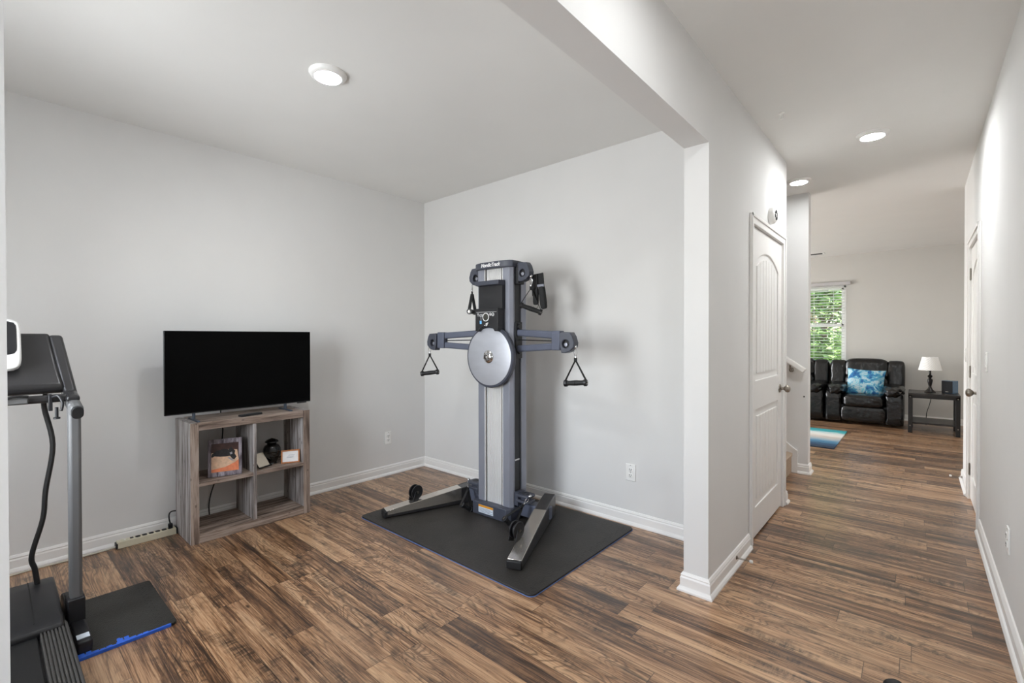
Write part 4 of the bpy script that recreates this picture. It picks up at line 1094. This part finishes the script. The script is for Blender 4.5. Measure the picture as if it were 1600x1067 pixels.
# ------------------------------------------------------------------ outdoors seen through the far window
g = MB().box(-9, 6, YW+.3, 24, -.5, -.45).build('lawn', 'lawn', smooth=False); struct(g, None)
def tree(x, y, h, rad, n, label, seed, low=.2):
    rnd = random.Random(seed)
    r = thing('tree', label, 'tree', (x, y, -.45), group='leafy trees outside the window')
    q = MB(); q.tube([(0, 0, 0), (.05, .03, h*.3), (-.04, .0, h*.6), (.02, .02, h*.9)], .07, 8)
    for k in range(7):
        a = rnd.uniform(0, 2*PI); z = h*rnd.uniform(.25, .75); q.tube([(0, 0, z), (rad*.4*math.cos(a), rad*.4*math.sin(a), z+.4), (rad*.8*math.cos(a), rad*.8*math.sin(a), z+.6)], .025, 6)
    q.build('trunk', 'bark', r)
    q = MB(); V = []; F = []
    cl = [(rnd.gauss(0, rad*.45), rnd.gauss(0, rad*.35), rnd.uniform(low, h)) for _ in range(60)]
    for k in range(n):
        cx, cy, cz_ = cl[rnd.randrange(len(cl))]
        p = Vector((cx+rnd.gauss(0, .22), cy+rnd.gauss(0, .22), cz_+rnd.gauss(0, .2)))
        a = Vector((rnd.gauss(0, 1), rnd.gauss(0, 1), rnd.gauss(0, .5))).normalized(); b = a.cross(Vector((rnd.gauss(0, 1), rnd.gauss(0, 1), rnd.gauss(0, 1)))).normalized()
        l_, w_ = rnd.uniform(.06, .11), rnd.uniform(.025, .04); i0 = len(V)
        nn = a.cross(b)*.012
        V += [p-a*l_, p+b*w_+nn, p+a*l_, p-b*w_+nn]; F.append((i0, i0+1, i0+2, i0+3))
    q._add(V, F); q.build('foliage', 'leaf', r, smooth=False)
tree(-1.60, 12.4, 3.8, 1.15, 7000, 'bright green leafy tree straight outside the living room window', 3, .3)
tree(-2.3, 15.9, 5.0, 1.9, 9000, 'leafy green tree standing deeper in the garden behind the nearest tree', 4, .3)
tree(-5.2, 13.0, 4.2, 1.3, 3000, 'leafy green tree outside hidden by the stair wall', 5, .3)

# ------------------------------------------------------------------ daylight, added fill lamps, camera
w = bpy.data.worlds.new('sky'); S.world = w; w.use_nodes = True; t = w.node_tree
bg = t.nodes['Background']; sky = N(t, 'ShaderNodeTexSky', sky_type='NISHITA'); sky.sun_disc = False; sky.sun_elevation = D(48); sky.sun_rotation = D(100)
sky.air_density = 1.0; sky.dust_density = 2.5
L(t, sky.outputs[0], bg.inputs[0]); bg.inputs[1].default_value = SKY_STRENGTH
def area(name, loc, rot, sx, sy, power, col=(1, 1, 1)):
    l = bpy.data.lights.new(name, 'AREA'); l.shape = 'RECTANGLE'; l.size = sx; l.size_y = sy; l.energy = power; l.color = col
    o = bpy.data.objects.new(name, l); COL.objects.link(o); o.location = loc; o.rotation_euler = rot; return o
area('daylight_exercise_window', ((GX0+GX1)/2, YF-.16, (GZ0+GZ1)/2), (D(90), 0, 0), GX1-GX0, GZ1-GZ0, P_GYM, (.93, .97, 1))
area('added_hall_fill', (-.215, YF-.42, 1.15), (D(132), 0, 0), .62, .7, P_HALL, (.97, .985, 1))  # added fill lamp, tilted up to brighten the hall ceiling
area('added_living_fill', (XLL-.16, (LY0+LY1)/2, 1.05), (0, D(-90), 0), 2.1, LY1-LY0, P_LIV, (1, 1, 1))  # added fill lamp outside the invented side opening
sun = bpy.data.lights.new('sun', 'SUN'); sun.energy = SUN; sun.angle = D(1); so = bpy.data.objects.new('sun', sun); COL.objects.link(so)
so.rotation_euler = Vector((-.80, 0, -.60)).to_track_quat('-Z', 'Y').to_euler()

th, pi_, ro = .7197, -.0083, -.0017
Rv = Vector((math.cos(th), math.sin(th), 0)); F0 = Vector((-math.sin(th), math.cos(th), 0)); Zv = Vector((0, 0, 1))
Fv = F0*math.cos(pi_)+Zv*math.sin(pi_); Uv = Zv*math.cos(pi_)-F0*math.sin(pi_)
R2 = Rv*math.cos(ro)+Uv*math.sin(ro); U2 = Uv*math.cos(ro)-Rv*math.sin(ro)
mw = Matrix((R2, U2, -Fv)).transposed().to_4x4(); mw.translation = Vector(C)
cd = bpy.data.cameras.new('camera'); cd.sensor_fit = 'HORIZONTAL'; cd.sensor_width = 36; cd.lens = 724.5/1600*36; cd.clip_start = .02; cd.clip_end = 200
co_ = bpy.data.objects.new('camera', cd); COL.objects.link(co_); co_.matrix_world = mw; S.camera = co_
vs = S.view_settings; vs.view_transform = 'Standard'; vs.look = 'None'; vs.gamma = 1; vs.use_curve_mapping = False; vs.exposure = EXPOSURE
S.cycles.max_bounces = 10; S.cycles.diffuse_bounces = 6; S.cycles.glossy_bounces = 4; S.cycles.transparent_max_bounces = 12
S.cycles.sample_clamp_indirect = 8; S.cycles.use_denoising = True
